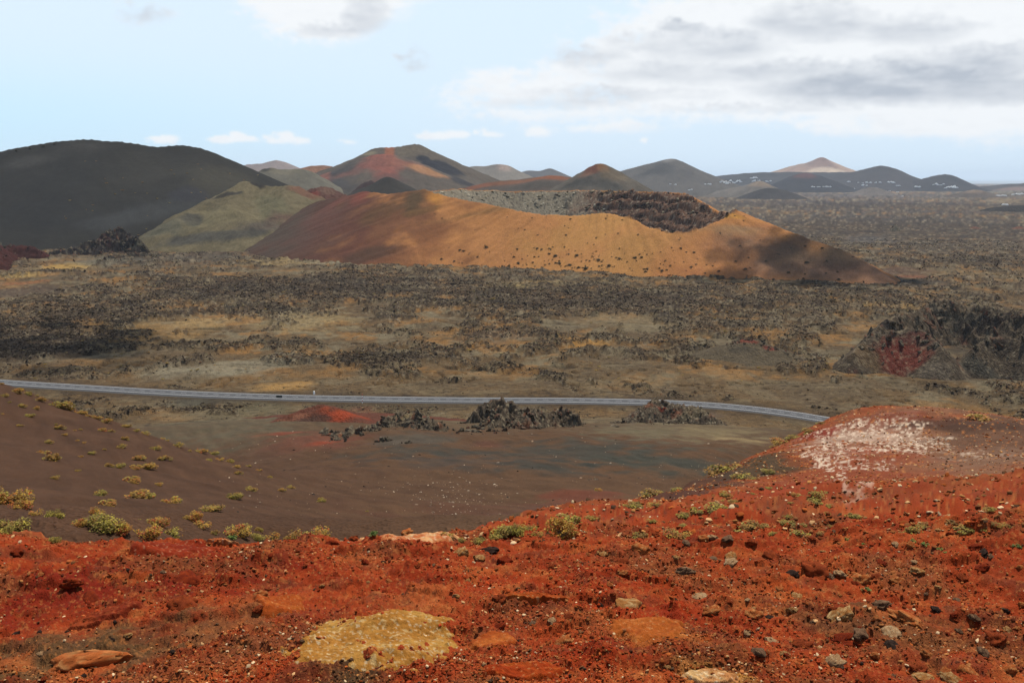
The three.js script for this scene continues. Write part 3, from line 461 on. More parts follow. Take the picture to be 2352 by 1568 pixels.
const LAVAP = patches([
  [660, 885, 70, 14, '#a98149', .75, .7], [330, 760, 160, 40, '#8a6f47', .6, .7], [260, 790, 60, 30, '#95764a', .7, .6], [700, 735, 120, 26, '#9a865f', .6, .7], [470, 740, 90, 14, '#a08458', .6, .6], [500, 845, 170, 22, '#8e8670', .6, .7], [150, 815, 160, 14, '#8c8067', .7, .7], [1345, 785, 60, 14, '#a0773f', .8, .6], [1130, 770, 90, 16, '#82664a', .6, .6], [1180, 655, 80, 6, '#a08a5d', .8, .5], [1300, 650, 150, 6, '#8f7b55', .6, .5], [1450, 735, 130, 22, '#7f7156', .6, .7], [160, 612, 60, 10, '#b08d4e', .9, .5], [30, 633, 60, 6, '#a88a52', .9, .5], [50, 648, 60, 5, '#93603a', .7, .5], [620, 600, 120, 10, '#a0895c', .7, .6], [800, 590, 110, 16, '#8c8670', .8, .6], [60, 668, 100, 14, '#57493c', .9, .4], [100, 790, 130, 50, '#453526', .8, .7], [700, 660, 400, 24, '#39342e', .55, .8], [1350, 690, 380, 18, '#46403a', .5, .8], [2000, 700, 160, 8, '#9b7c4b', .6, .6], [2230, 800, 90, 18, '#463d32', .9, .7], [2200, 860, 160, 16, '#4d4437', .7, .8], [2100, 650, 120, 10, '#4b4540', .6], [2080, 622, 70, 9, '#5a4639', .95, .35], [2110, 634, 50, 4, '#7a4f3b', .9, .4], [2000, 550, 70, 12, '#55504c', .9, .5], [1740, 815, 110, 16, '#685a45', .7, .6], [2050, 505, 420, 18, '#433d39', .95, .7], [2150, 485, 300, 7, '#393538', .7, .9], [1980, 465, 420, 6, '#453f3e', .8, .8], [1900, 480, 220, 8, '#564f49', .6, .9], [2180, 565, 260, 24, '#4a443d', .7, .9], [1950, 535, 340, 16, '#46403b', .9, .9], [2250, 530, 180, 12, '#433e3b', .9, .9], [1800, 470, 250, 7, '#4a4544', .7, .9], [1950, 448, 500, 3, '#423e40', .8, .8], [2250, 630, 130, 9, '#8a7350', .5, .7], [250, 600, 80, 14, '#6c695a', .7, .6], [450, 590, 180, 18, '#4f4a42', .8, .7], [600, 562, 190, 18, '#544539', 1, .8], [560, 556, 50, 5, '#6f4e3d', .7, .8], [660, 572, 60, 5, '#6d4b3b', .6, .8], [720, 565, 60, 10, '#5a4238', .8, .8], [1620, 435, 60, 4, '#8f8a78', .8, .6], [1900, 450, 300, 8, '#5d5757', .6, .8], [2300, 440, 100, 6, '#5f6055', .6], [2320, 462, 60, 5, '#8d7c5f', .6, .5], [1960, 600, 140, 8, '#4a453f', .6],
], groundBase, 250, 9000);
// pale crust streaks on the spur, as bands along the contour
const STREAK = patches([[1990, 985, 130, 34, [1, 1, 1], 1, .5], [1920, 1035, 90, 26, [1, 1, 1], .9, .5], [2060, 1015, 110, 34, [1, 1, 1], .9, .6], [1865, 1052, 26, 9, [2, 2, 2], 1, .4], [1888, 1068, 20, 9, [2, 2, 2], 1, .4], [1908, 1084, 15, 9, [2, 2, 2], 1, .4], [1930, 1102, 13, 9, [2, 2, 2], 1, .4], [1952, 1119, 15, 9, [2, 2, 2], 1, .4], [1980, 1136, 22, 8, [2, 2, 2], .9, .4], [2140, 1035, 60, 16, [1, 1, 1], .7, .6], [2250, 1050, 100, 20, [1, 1, 1], .3, .6], [1980, 1075, 110, 16, [1, 1, 1], .6, .6]], groundBase, 12, 90);
function groundColor(c, x, z, D, az) {
  const onRed = D < 12 || onSpur(az, D) > -.01, sc = onRed ? (D < 12 ? .5 : 3.5) : D < 240 ? 9 : 25, w = fbm(x / sc, z / sc, 4);
  if (onRed) {
    const near = 1 - sst(9, 13, D);
    const a = fbm(x * .9, z * .9, 4), b = fbm(x * 3.1 + 5, z * 3.1, 3);
    c[0] = gc.red[0]; c[1] = gc.red[1]; c[2] = gc.red[2];
    if (near > 0) {
      paint(c, NEARP, x, z, w);
      mix3(c, gc.deep, .5 * sst(.05, .45, a)); mix3(c, gc.brown, .35 * sst(.15, .5, fbm(x * 1.4 - 8, z * 1.4 + 3, 3))); mix3(c, gc.orange, .5 * sst(.2, .6, -a + .3 * b)); mix3(c, gc.gravel, .55 * sst(.1, .6, fbm(x * .5 + 20, z * .5, 3)));
      mix3(c, gc.dust, .4 * sst(.35, .7, b)); const p = n2(x * 40, z * 40); if (p > .6) mix3(c, gc.dust, .5); if (p < -.7) mix3(c, gc.brown, .5);
    }
    if (near < 1) {
      const o = [gc.spur[0], gc.spur[1], gc.spur[2]], q = fbm(x / 3, z / 3, 4);
      mix3(o, gc.deep, .25 * sst(.0, .5, q)); mix3(o, gc.orange, .25 * sst(.1, .6, -q)); paint(o, SPURP, x, z, w);
      const stone = n2(x * 5, z * 5); if (stone > .72) mix3(o, gc.dust, .7);
      const m = 1 + .16 * n2(x * 2, z * 2) + .1 * n2(x * .6, z * .6); o[0] *= m; o[1] *= m; o[2] *= m;
      sandTmp[0] = sandTmp[1] = sandTmp[2] = 0; paint(sandTmp, STREAK, x, z, w);
      if (sandTmp[0] > .02) { // wavy crust lines
        const ang = .35, xx = x * Math.cos(ang) + z * Math.sin(ang), zz = -x * Math.sin(ang) + z * Math.cos(ang);
        const r = 1 - Math.abs(n2(xx * .6 + .5 * fbm(x * 1.3, z * .8, 2), zz * 1.05 + .7 * fbm(x * 1.1, z * .6, 2))) * 1.0 + .22 * n2(x * 3.1, z * 4);
        const r2 = 1 - Math.abs(n2(xx * 1.7 + 9, zz * 2.1 + 3)); mix3(o, gc.white, .6 * sst(.86, .97, r2) * sst(.3, .7, sandTmp[0] + .25 * w));
        mix3(o, gc.white, sst(.78, .94, r + .14 * Math.max(0, sandTmp[0] - 1)) * sst(.15, .55, sandTmp[0] + .25 * w) * .95);
      }
      mix3(c, o, 1 - near);
    }
    return c;
  }
  if (D < 240) {
    // left flank brown, bowl grey brown
    const t = sst(.10, -.36, az + .001 * (D - 60) + .16 * w + .1 * fbm(x / 40, z / 40, 2));
    c[0] = lerp(gc.bowl[0], gc.brown[0], t); c[1] = lerp(gc.bowl[1], gc.brown[1], t); c[2] = lerp(gc.bowl[2], gc.brown[2], t);
    paint(c, BOWLP, x, z, w); mix3(c, gc.olive, .7 * sst(195, 250, D + 30 * w));
    const st = fbm((x - z * .6) / 3.5, (z + x * .6) / 14, 3), m = 1 + .24 * st + .12 * w + .08 * n2(x * 1.7, z * 1.7); c[0] *= m; c[1] *= m * .995; c[2] *= m;
    
    return c;
  }
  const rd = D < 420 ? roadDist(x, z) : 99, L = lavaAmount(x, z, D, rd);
  const a = fbm(x / 45, z / 80, 4), b = n2(x / 7, z / 10), f1 = n2(x / 1.7, z / 2.3), f2 = n2(x / 3.3 + 40, z / 5);
  c[0] = gc.soil[0]; c[1] = gc.soil[1]; c[2] = gc.soil[2];
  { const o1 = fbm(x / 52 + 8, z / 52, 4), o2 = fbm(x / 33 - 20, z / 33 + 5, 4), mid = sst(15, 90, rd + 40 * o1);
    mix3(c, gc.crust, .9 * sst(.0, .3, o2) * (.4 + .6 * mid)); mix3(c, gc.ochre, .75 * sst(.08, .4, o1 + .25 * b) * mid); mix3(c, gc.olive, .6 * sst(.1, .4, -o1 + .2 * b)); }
  if (D < 330) paint(c, BOWLP, x, z, w);
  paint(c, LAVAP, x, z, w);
  const K = darkness(x, z, w), ck = crackAt(x, z); const d = [lerp(gc.lava[0], gc.lava2[0], sst(-.4, .4, a)), lerp(gc.lava[1], gc.lava2[1], sst(-.4, .4, a)), lerp(gc.lava[2], gc.lava2[2], sst(-.4, .4, a))];
  mix3(d, gc.lichen, .8 * sst(.1, .8, f1 + .35 * b + .45 - 1.1 * K));
  mix3(d, c, .35 * sst(.0, .6, f2));
  mix3(c, d, L * .9); if (ck > 0 && D < 1000) mix3(c, gc.lava, .7 * ck);
  { const lc = fbm(x / 9 + 3, z / 3.2, 4); mix3(c, gc.lichen, .4 * sst(.22, .55, lc) * sst(8, 16, rd)); mix3(c, gc.lava, .55 * sst(.2, .6, -lc)); }
  const m = 1 + .2 * f1 + .12 * f2; c[0] *= m; c[1] *= m; c[2] *= m;
  if (rd < 14) mix3(c, gc.lava, .55 * (1 - sst(4, 13, rd + 3 * b)));
  return c;
}
{
  const rings = []; let D = 2.2;
  while (D < 9.6) { rings.push(D); D += D < 3.6 ? .08 : .0175 + .0012 * (D - 4); }
  while (D < 150) { rings.push(D); D *= D < 34 ? 1.014 : D < 66 ? 1.0068 : 1.0115; }
  while (D < 1600) { rings.push(D); D += Math.max(D * .0033, D * D / (938 * 70) * .72); }
  while (D < 26000) { rings.push(D); D += D * D / (938 * 70) * 1.2 + 6; }
  rings.push(26000);
  const cols = []; for (let a = -180; a < -72; a += 6) cols.push(a); for (let a = -72; a < -37; a += 1) cols.push(a); const NF = 720; for (let i = 0; i <= NF; i++) cols.push(-37 + 74 * i / NF); for (let a = 38; a < 72; a += 1) cols.push(a); for (let a = 72; a <= 180; a += 6) cols.push(a); if (cols[cols.length - 1] < 180) cols.push(180);
  const nr = rings.length, nc = cols.length, pos = new Float32Array(nr * nc * 3), col = new Float32Array(nr * nc * 3), c = [0, 0, 0];
  const zone = new Uint8Array(nr * nc), names = ['red_slope', 'ash_slope', 'valley', 'lava_field', 'plain'];
  for (let j = 0; j < nr; j++) for (let i = 0; i < nc; i++) {
    const a = cols[i] * Math.PI / 180, d = rings[j], x = Math.sin(a) * d, z = -Math.cos(a) * d, k = (j * nc + i) * 3;
    const y = groundY(x, z); pos[k] = x; pos[k + 1] = y; pos[k + 2] = z;
    groundColor(c, x, z, d, a); col[k] = Math.max(.004, c[0]); col[k + 1] = Math.max(.004, c[1]); col[k + 2] = Math.max(.004, c[2]);
    zone[j * nc + i] = d < 9.6 || onSpur(a, d) > -.01 ? 0 : d < 150 && a < -.04 - .0008 * (d - 60) ? 1 : d < 268 ? 2 : d < 1150 ? 3 : 4;
  }
  const full = new THREE.BufferGeometry(); full.setAttribute('position', new THREE.BufferAttribute(pos, 3));
  const idx = new Uint32Array((nr - 1) * (nc - 1) * 6); let q = 0;
  for (let j = 0; j + 1 < nr; j++) for (let i = 0; i + 1 < nc; i++) { const a = j * nc + i, b = a + 1, d = a + nc, e = d + 1; if ((i + j) & 1) { idx[q++] = a; idx[q++] = b; idx[q++] = d; idx[q++] = b; idx[q++] = e; idx[q++] = d; } else { idx[q++] = a; idx[q++] = b; idx[q++] = e; idx[q++] = a; idx[q++] = e; idx[q++] = d; } }
  full.setIndex(new THREE.BufferAttribute(idx, 1)); full.computeVertexNormals();
  const nor = full.attributes.normal.array;
  const mats = [gritMat(1.6, .006), gritMat(14, .05), gritMat(14, .05), gritMat(60, .3), gritMat(700, 1.2)];
  names.forEach((name, zi) => {
    const map = new Int32Array(nr * nc).fill(-1), P = [], C = [], N = [], I = [];
    for (let t = 0; t < q; t += 3) {
      const z = Math.max(zone[idx[t]], zone[idx[t + 1]], zone[idx[t + 2]]); if (z !== zi) continue;
      for (let s = 0; s < 3; s++) { const v = idx[t + s]; if (map[v] < 0) { map[v] = P.length / 3; P.push(pos[v * 3], pos[v * 3 + 1], pos[v * 3 + 2]); C.push(col[v * 3], col[v * 3 + 1], col[v * 3 + 2]); N.push(nor[v * 3], nor[v * 3 + 1], nor[v * 3 + 2]); } I.push(map[v]); }
    }
    const g = new THREE.BufferGeometry(); g.setAttribute('position', new THREE.Float32BufferAttribute(P, 3)); g.setAttribute('color', new THREE.Float32BufferAttribute(C, 3)); g.setAttribute('normal', new THREE.Float32BufferAttribute(N, 3)); g.setIndex(I);
    const uv = new Float32Array(P.length / 3 * 2); for (let i = 0; i < uv.length / 2; i++) { uv[i * 2] = P[i * 3]; uv[i * 2 + 1] = P[i * 3 + 2]; } g.setAttribute('uv', new THREE.BufferAttribute(uv, 2));
    const m = addMesh(name, g, mats[zi]); m.userData.kind = 'structure';
  });
}

// ---------------------------------------------------------------- road
{
  const road = new THREE.Group(); road.name = 'road'; road.userData.kind = 'structure'; road.userData.label = 'two lane asphalt road with white edge lines crossing the valley'; scene.add(road);
  const tan = i => new THREE.Vector3().subVectors(roadPts[Math.min(i + 1, 420)], roadPts[Math.max(i - 1, 0)]).setY(0).normalize();
  function ribbon(name, a, b, y, mat, i0 = 0, i1 = 420, drop = 0) {
    const P = [], U = [], I = [];
    for (let i = i0; i <= i1; i++) {
      const p = roadPts[i], t = tan(i), nx = -t.z, nz = t.x, offs = drop ? [a - drop * 1.6, a, b, b + drop * 1.6] : [a, b];
      offs.forEach((o, k) => { P.push(p.x + nx * o, (drop && (k === 0 || k === 3)) ? y - drop : y, p.z + nz * o); U.push(o, i * 2); });
      if (i < i1) { const n = offs.length, s = (i - i0) * n; for (let k = 0; k + 1 < n; k++) I.push(s + k, s + k + n, s + k + 1, s + k + 1, s + k + n, s + k + n + 1); }
    }
    const g = new THREE.BufferGeometry(); g.setAttribute('position', new THREE.Float32BufferAttribute(P, 3)); g.setAttribute('uv', new THREE.Float32BufferAttribute(U, 2)); g.setIndex(I); g.computeVertexNormals();
    if (g.attributes.normal.getY(1) < 0) { const ix = g.index.array; for (let k = 0; k < ix.length; k += 3) { const s = ix[k]; ix[k] = ix[k + 1]; ix[k + 1] = s; } g.computeVertexNormals(); }
    return addMesh(name, g, mat, road);
  }
  const f = per((x, y) => n2(x, y), 14), grain = noiseTexture(256, (x, y) => .78 + .16 * f(x, y) + .1 * (rng((x * 256 | 0) * 977 + (y * 256 | 0))() - .5), true); grain.repeat.set(.12, .12);
  const asphalt = new THREE.MeshStandardMaterial({ color: new THREE.Color().setRGB(.055, .054, .056), map: grain, roughness: .95 });
  const line = new THREE.MeshStandardMaterial({ color: new THREE.Color().setRGB(.5, .5, .49), roughness: .8 });
  ribbon('asphalt', -3.0, 3.0, .5, asphalt, 0, 420, .8);
  ribbon('edge_line', -2.74, -2.56, .505, line); ribbon('edge_line', 2.56, 2.74, .505, line);
  for (let i = 0; i < 420; i += 4) ribbon('centre_line', -.05, .05, .505, line, i, Math.min(420, i + 2));
}

// ---------------------------------------------------------------- lava rock shapes
function rockGeo(seed, detail, { flat = .75, cuts = 7, rough = .3, fine = .1, facet = false, col = null, vary = .2, uv = false } = {}) {
  const r = rng(seed), g = mergeVertices(new THREE.IcosahedronGeometry(1, detail).deleteAttribute('normal').deleteAttribute('uv'), 1e-4), p = g.attributes.position, v = new THREE.Vector3();
  const planes = []; for (let i = 0; i < cuts; i++) { const n = new THREE.Vector3(r() - .5, r() - .5, r() - .5).normalize(); planes.push([n, .55 + .35 * r()]); }
  const sx = .75 + .5 * r(), sz = .75 + .5 * r(), C = [];
  for (let i = 0; i < p.count; i++) {
    v.fromBufferAttribute(p, i); const q = v.clone();
    let s = 1 + rough * n3(q.x * 1.1 + seed, q.y * 1.1, q.z * 1.1) + rough * .5 * n3(q.x * 2.4, q.y * 2.4 + seed, q.z * 2.4);
    v.multiplyScalar(s);
    for (const [n, d] of planes) { const k = v.dot(n) - d; if (k > 0) v.addScaledVector(n, -k * .85); }
    const f = n3(q.x * 5 + seed, q.y * 5, q.z * 5), f2 = n3(q.x * 10, q.y * 10, q.z * 10 + seed);
    v.multiplyScalar(1 + fine * f + fine * .6 * f2); v.set(v.x * sx, v.y * flat, v.z * sz); p.setXYZ(i, v.x, v.y, v.z);
    if (col) { const m = 1 + vary * (f + .6 * f2) + .15 * (r() - .5), t = sst(.1, .6, n3(q.x * 2.2 + 9, q.y * 2.2, q.z * 2.2 + seed)); C.push(...[0, 1, 2].map(k => Math.max(.004, lerp(col[0][k], col[1][k], t) * m))); }
  }
  if (col) g.setAttribute('color', new THREE.Float32BufferAttribute(C, 3));
  if (uv) { const U = []; for (let i = 0; i < p.count; i++) U.push(p.getX(i) + .6 * p.getY(i), p.getZ(i) + .6 * p.getY(i)); g.setAttribute('uv', new THREE.Float32BufferAttribute(U, 2)); }
  const o = facet ? g.toNonIndexed() : g; o.computeVertexNormals(); return o;
}
const vMat = new THREE.MeshPhysicalMaterial({ vertexColors: true, roughness: 1, specularIntensity: .12 });
const tmpM = new THREE.Matrix4(), tmpQ = new THREE.Quaternion(), tmpE = new THREE.Euler(), tmpS = new THREE.Vector3(), tmpP = new THREE.Vector3();
const crag = [[0, 1], [2, 3], [4, 5], [6, 7], [8, 9], [10, 11]].map(([s], i) => rockGeo(300 + s, 2, { flat: .8, cuts: 9, rough: .5, fine: .2, facet: true, col: [alb('#594e41'), alb(i % 3 === 2 ? '#7a4c37' : '#887c65')], vary: .25 }));
// a crag of lava: a mound and the blocks frozen on it
function outcrop(name, label, o) {
  o = { join: 2.5, ...o };
  const g = thing(name, label, 'rock outcrop', o.group);
  const h = hill(name, { ...o, crests: o.crests.map(c => ({ k: 1.2, s: 1, ...c })), rough: o.rough || ((x, z) => (o.amp || 1.6) * (ridged(x / (o.rs || 5), z / (o.rs || 5), 4, .6) - .55) + .5 * (ridged(x / 1.6, z / 1.6, 2) - .6)), low: (x, z) => groundBase(x, z) - 1.5, color: o.color || tone('#4a423a', { s: 7, fs: 1.1, amt: .4, fine: .3 }), d0: o.d0 || 120 });
  h.mesh.name = 'mound'; delete h.mesh.userData.kind; delete h.mesh.userData.label; taken.set(name, taken.get(name) - 1); g.add(h.mesh);
  const r = rng(o.seed || 5), parts = [], S = o.crests.flatMap(c => crestSamples(c.pts, false, 1.2));
  for (let i = 0; i < (o.blocks || 60); i++) {
    const s = S[(r() * S.length) | 0], sp = o.spread || 7, x = s[0] + (r() + r() - 1) * sp, z = s[2] + (r() + r() - .9) * sp * 1.2, y = Math.max(h.sample(x, z), groundBase(x, z) - .2); if (y < -50) continue;
    const k = (o.size || 1) * (.35 + 1.1 * r() * r());
    tmpM.compose(tmpP.set(x, y, z), tmpQ.setFromEuler(tmpE.set(r() * 6, r() * 6, r() * 6)), tmpS.set(k * (1 + .5 * r()), k * (.55 + .45 * r()), k * (.8 + .5 * r()))); parts.push(crag[(r() * crag.length) | 0].clone().applyMatrix4(tmpM));
  }
  if (parts.length) addMesh('lava_blocks', mergeGeometries(parts), vMat, g).userData.kind = 'stuff';
  return h;
}
const onGround = (x, z) => groundBase(x, z) - 1.5;
hill('hill', { label: 'small rust red cinder hillock in front of the road', step: .42, crests: [{ pts: [[600, 985, 229], [640, 965, 231], [680, 949, 233], [700, 943, 234], [722, 934, 234], [738, 930, 234], [752, 931, 233], [775, 942, 231], [805, 956, 228], [840, 973, 224], [858, 982, 221]], s: .52, A: 14, k: 1.5, gap: 1 }], base: 8, pad: 14, low: onGround, d0: 150,
  rough: (x, z, h) => .25 * fbm(x / 5, z / 5, 3) + .5 * sst(12.2, 13.6, h) * (ridged(x / 2, z / 2, 2) - .5), color: tone('#5f3a2c', { s: 9, fs: .8, amt: .25, fine: .15 }),
  patches: [[785, 950, 60, 22, '#934128', 1, .6, -.4], [745, 938, 20, 10, '#864029', .8, .7], [690, 955, 26, 8, '#7e5440', .8, .5], [640, 970, 22, 8, '#7c523c', .8], [715, 968, 50, 14, '#4b372d', .9, .5], [640, 985, 60, 8, '#553c30', .8], [760, 975, 50, 8, '#6d3524', .8, .5]] });
outcrop('lava_crag', 'tall dark lava crag standing right in front of the road', { seed: 3, amp: 4.5, rs: 6, step: .4, blocks: 240, spread: 10, size: .75, group: 'lava crags in the valley', crests: [
  { pts: [[1096, 948, 232], [1104, 937, 233], [1122, 926, 235], [1148, 918, 236], [1165, 924, 236], [1190, 938, 234], [1215, 946, 232], [1250, 947, 232], [1278, 941, 234], [1300, 945, 234], [1325, 960, 230]], s: 1.3 }, { pts: [[1150, 935, 232], [1140, 965, 222], [1120, 990, 214], [1090, 1010, 208]], s: 1.2 }, { pts: [[1230, 945, 230], [1210, 965, 222]], s: .8, A: 12 }], base: 6, pad: 6,
  color: rocky('#574b3e', '#978b70', '#7a4c35', 5), patches: [[1120, 1010, 26, 10, '#7b3a26', .8, .5], [1190, 985, 40, 10, '#5d4030', .6], [1110, 935, 20, 14, '#35322d', .7], [1260, 965, 70, 14, '#5a4c3c', .8]] });
outcrop('lava_crag', 'low pale edged lava crag beside the red cinder hillock', { seed: 8, amp: 2.4, rs: 4, step: .36, blocks: 170, spread: 6, size: .8, group: 'lava crags in the valley', crests: [
  { pts: [[862, 978, 214], [885, 963, 216], [905, 953, 218], [925, 949, 219], [955, 954, 216], [985, 962, 213], [1008, 972, 210]], s: 1.0 }, { pts: [[770, 1003, 203], [810, 986, 208], [850, 980, 210]], s: .8 }], base: 8, pad: 5,
  color: rocky('#5d5142', '#a09376', '#82523a', 4), patches: [[930, 958, 40, 5, '#93805d', .8], [985, 985, 20, 10, '#352e29', .8], [900, 990, 60, 8, '#433d35', .7]] });
for (const [u, v, w, label] of [[925, 1018, 30, 'rounded heap of grey lava below the pale edged crag'], [880, 1008, 20, 'small lava heap left of the rounded grey heap'], [1362, 1103, 14, 'pair of lava lumps on the dark ash floor'], [1430, 968, 26, 'lava blocks strung along the valley behind the tall crag']])
  outcrop('lava_heap', label, { seed: u, amp: .6, step: .35, blocks: 26, spread: w / 16, size: .55, crests: [{ pts: [[u - w * .6, v, (hit(u, v + 2) || [0, 0, 0, 200])[3]], [u + w * .6, v - 1, (hit(u, v + 2) || [0, 0, 0, 200])[3]]], s: 1, A: 4 }], pad: 3, color: tone('#6a5f4e', { s: 3, fs: .7, amt: .4, fine: .3 }), base: groundBase(hit(u, v + 2)[0], hit(u, v + 2)[2]), d0: 60 });
outcrop('lava_crag', 'rounded lava mound that hides part of the road', { seed: 14, amp: 2.4, rs: 5, step: .42, blocks: 170, spread: 10, size: .42, group: 'lava crags in the valley', crests: [
  { pts: [[1486, 938, 254], [1498, 926, 258], [1510, 916, 260], [1526, 926, 259], [1560, 932, 257], [1590, 933, 256], [1612, 943, 253], [1632, 955, 250]], s: .8 }], base: 2, pad: 6,
  color: rocky('#5a4e40', '#958970', '#774a35', 5), patches: [[1520, 940, 18, 7, '#74392c', .9, .4], [1600, 945, 40, 10, '#6a5f49', .7], [1500, 915, 20, 5, '#37312c', .8]] });
// the spatter cone on the right and its neighbours
outcrop('spatter_cone', 'reddish brown spatter cone with a black jagged back rim', { seed: 21, amp: 2.2, step: .62, blocks: 200, spread: 8, size: 1.3, crests: [
  { pts: [[1962, 808, 369], [1975, 794, 374], [2000, 775, 380], [2050, 762, 384], [2095, 752, 386], [2120, 757, 385], [2140, 775, 380], [2165, 800, 372]], s: 1.0 },
  { pts: [[1990, 782, 391], [2010, 757, 406], [2040, 735, 421], [2075, 725, 432], [2110, 714, 445], [2140, 696, 456], [2170, 689, 460], [2220, 699, 460], [2290, 708, 456], [2352, 718, 451], [2450, 728, 445], [2560, 760, 434]], s: 1.3 },
  { pts: [[2235, 800, 380], [2270, 775, 388], [2310, 770, 391], [2360, 785, 386]], s: 1.2 }], base: 0, pad: 10, d0: 200,
  rough: (x, z, h) => { const q = x < 187 && z > -380 ? .22 : 1; return q * (4.6 * (ridged(x / 10, z / 10, 4, .6) - .6) + .9 * (ridged(x / 2.5, z / 2.5, 2) - .6)) + .3 * fbm(x / 3, z / 3, 3); },
  color: rocky('#564a3c', '#7c705b', '#674536', 9),
  patches: [[2070, 825, 62, 50, '#6f3a2e', 1, .4], [2110, 775, 50, 14, '#603c33', .9, .4], [1985, 815, 44, 30, '#65533d', .9, .5], [2150, 845, 40, 24, '#6b5f50', .8, .5], [2040, 750, 34, 14, '#2e2825', .9, .5], [1960, 790, 30, 8, '#5f3a30', .8], [2200, 740, 90, 24, '#4a443a', .9], [2290, 735, 90, 16, '#453b33', .9], [2250, 840, 90, 24, '#4c473d', .9], [2290, 800, 60, 22, '#3d352d', .9]] });
outcrop('spatter_mound', 'low tan mound with red rocks on top, left of the spatter cone', { seed: 31, amp: .9, step: .5, blocks: 60, spread: 4, size: .8, crests: [{ pts: [[1672, 800, 383], [1695, 787, 386], [1718, 777, 388], [1740, 784, 387], [1765, 797, 385], [1800, 806, 383]], s: .5, A: 9 }], base: 0, pad: 6, d0: 200,
  color: tone('#5c5140', { s: 7, fs: .9, amt: .25, fine: .2 }), patches: [[1715, 782, 26, 6, '#7b4234', .9], [1770, 800, 22, 5, '#74392f', .8], [1700, 803, 40, 8, '#4c453a', .7]] });
// crags at the foot of the dark mountain
outcrop('lava_crag', 'black jagged lava crag at the foot of the dark mountain', { seed: 41, amp: 8, rs: 18, step: 1, blocks: 170, spread: 16, size: 2.2, crests: [{ pts: [[215, 553, 1001], [238, 538, 1012], [258, 524, 1018], [280, 527, 1018], [300, 538, 1012], [320, 552, 1001]], s: 1.4 }, { pts: [[120, 578, 990], [170, 570, 996], [205, 557, 1001]], s: .8 }], base: 0, pad: 20, d0: 500,
  color: rocky('#312a26', '#5f5749', '#4b2f2a', 18), patches: [[235, 545, 26, 14, '#4b2f2a', .7], [320, 560, 50, 8, '#55503f', .7]] });
outcrop('lava_crag', 'low dark lava tongue reaching towards the green ridge', { seed: 43, amp: 6, rs: 14, step: 1.2, blocks: 190, spread: 30, size: 1.7, crests: [{ pts: [[330, 560, 1046], [390, 560, 1052], [450, 556, 1057], [520, 560, 1052], [570, 565, 1036]], s: .5 }, { pts: [[250, 590, 932], [310, 583, 948], [360, 584, 948]], s: .5 }], base: 0, pad: 20, d0: 500, color: rocky('#3b352d', '#6c6450', '#55402f', 16) });
outcrop('lava_crag', 'dark red lava bank at the edge of the ash mountain', { seed: 47, amp: 6, rs: 18, step: 1.3, blocks: 60, spread: 18, size: 2.2, crests: [{ pts: [[-60, 575, 850], [0, 563, 989], [40, 564, 989], [75, 569, 983], [100, 582, 966]], s: .8 }], base: 0, pad: 20, d0: 500, color: tone('#43251f', { s: 14, fs: 2.4, amt: .4, fine: .3 }) });
outcrop('lava_pinnacle', 'lone grey lava pinnacle on the far plain', { seed: 51, amp: 2.4, step: 1.2, blocks: 14, spread: 4, size: 1.3, crests: [{ pts: [[2046, 527, 1440], [2054, 521, 1440], [2058, 514, 1440], [2064, 521, 1440], [2070, 527, 1440]], s: 1.3 }], base: 0, pad: 10, d0: 600, color: tone('#736a58', { s: 9, fs: 2.4, amt: .3, fine: .3 }) });
for (const [u, v, D] of [[2240, 517, 1560], [2342, 518, 1580], [2095, 588, 985]]) farHill('hill', u === 2240 ? 'small rusty mound on the far plain' : u === 2342 ? 'second rusty mound on the far plain, pale at its crest' : 'low brown swell on the plain behind the crater tail', [[u - 9, v + 5], [u, v + 1.5], [u + 8, v + 5]], D, '#6f5042', { k: .5, s: .5, A: 20, step: D / 900 });
for (const h of hills.slice()) if (h.mesh.parent !== scene) h.mesh.parent.userData.kind = undefined;

// ---------------------------------------------------------------- loose stones too many to count
function scatter(name, label, geos, mats) { // mats: list of {m: Matrix4, c: [r,g,b]} split over the shapes
  geos.forEach((g, k) => {
    const own = mats.filter((_, i) => i % geos.length === k), im = new THREE.InstancedMesh(g, new THREE.MeshPhysicalMaterial({ roughness: 1, specularIntensity: .12 }), own.length), c = new THREE.Color();
    own.forEach((q, i) => { im.setMatrixAt(i, q.m); im.setColorAt(i, c.setRGB(...q.c)); });
    im.name = numbered(name); im.castShadow = im.receiveShadow = true; im.userData.kind = 'stuff'; im.userData.label = label; scene.add(im);
  });
}
const put = (x, y, z, s, r, fl = 1) => new THREE.Matrix4().compose(tmpP.set(x, y, z), tmpQ.setFromEuler(tmpE.set((r() - .5) * 1.2, r() * 6.28, (r() - .5) * 1.2)), tmpS.set(s * (.7 + .6 * r()), s * fl * (.6 + .6 * r()), s * (.7 + .6 * r())));
const tint = (c, r, v = .3) => { const m = 1 + v * (2 * r() - 1); return [c[0] * m, c[1] * m, c[2] * m]; };
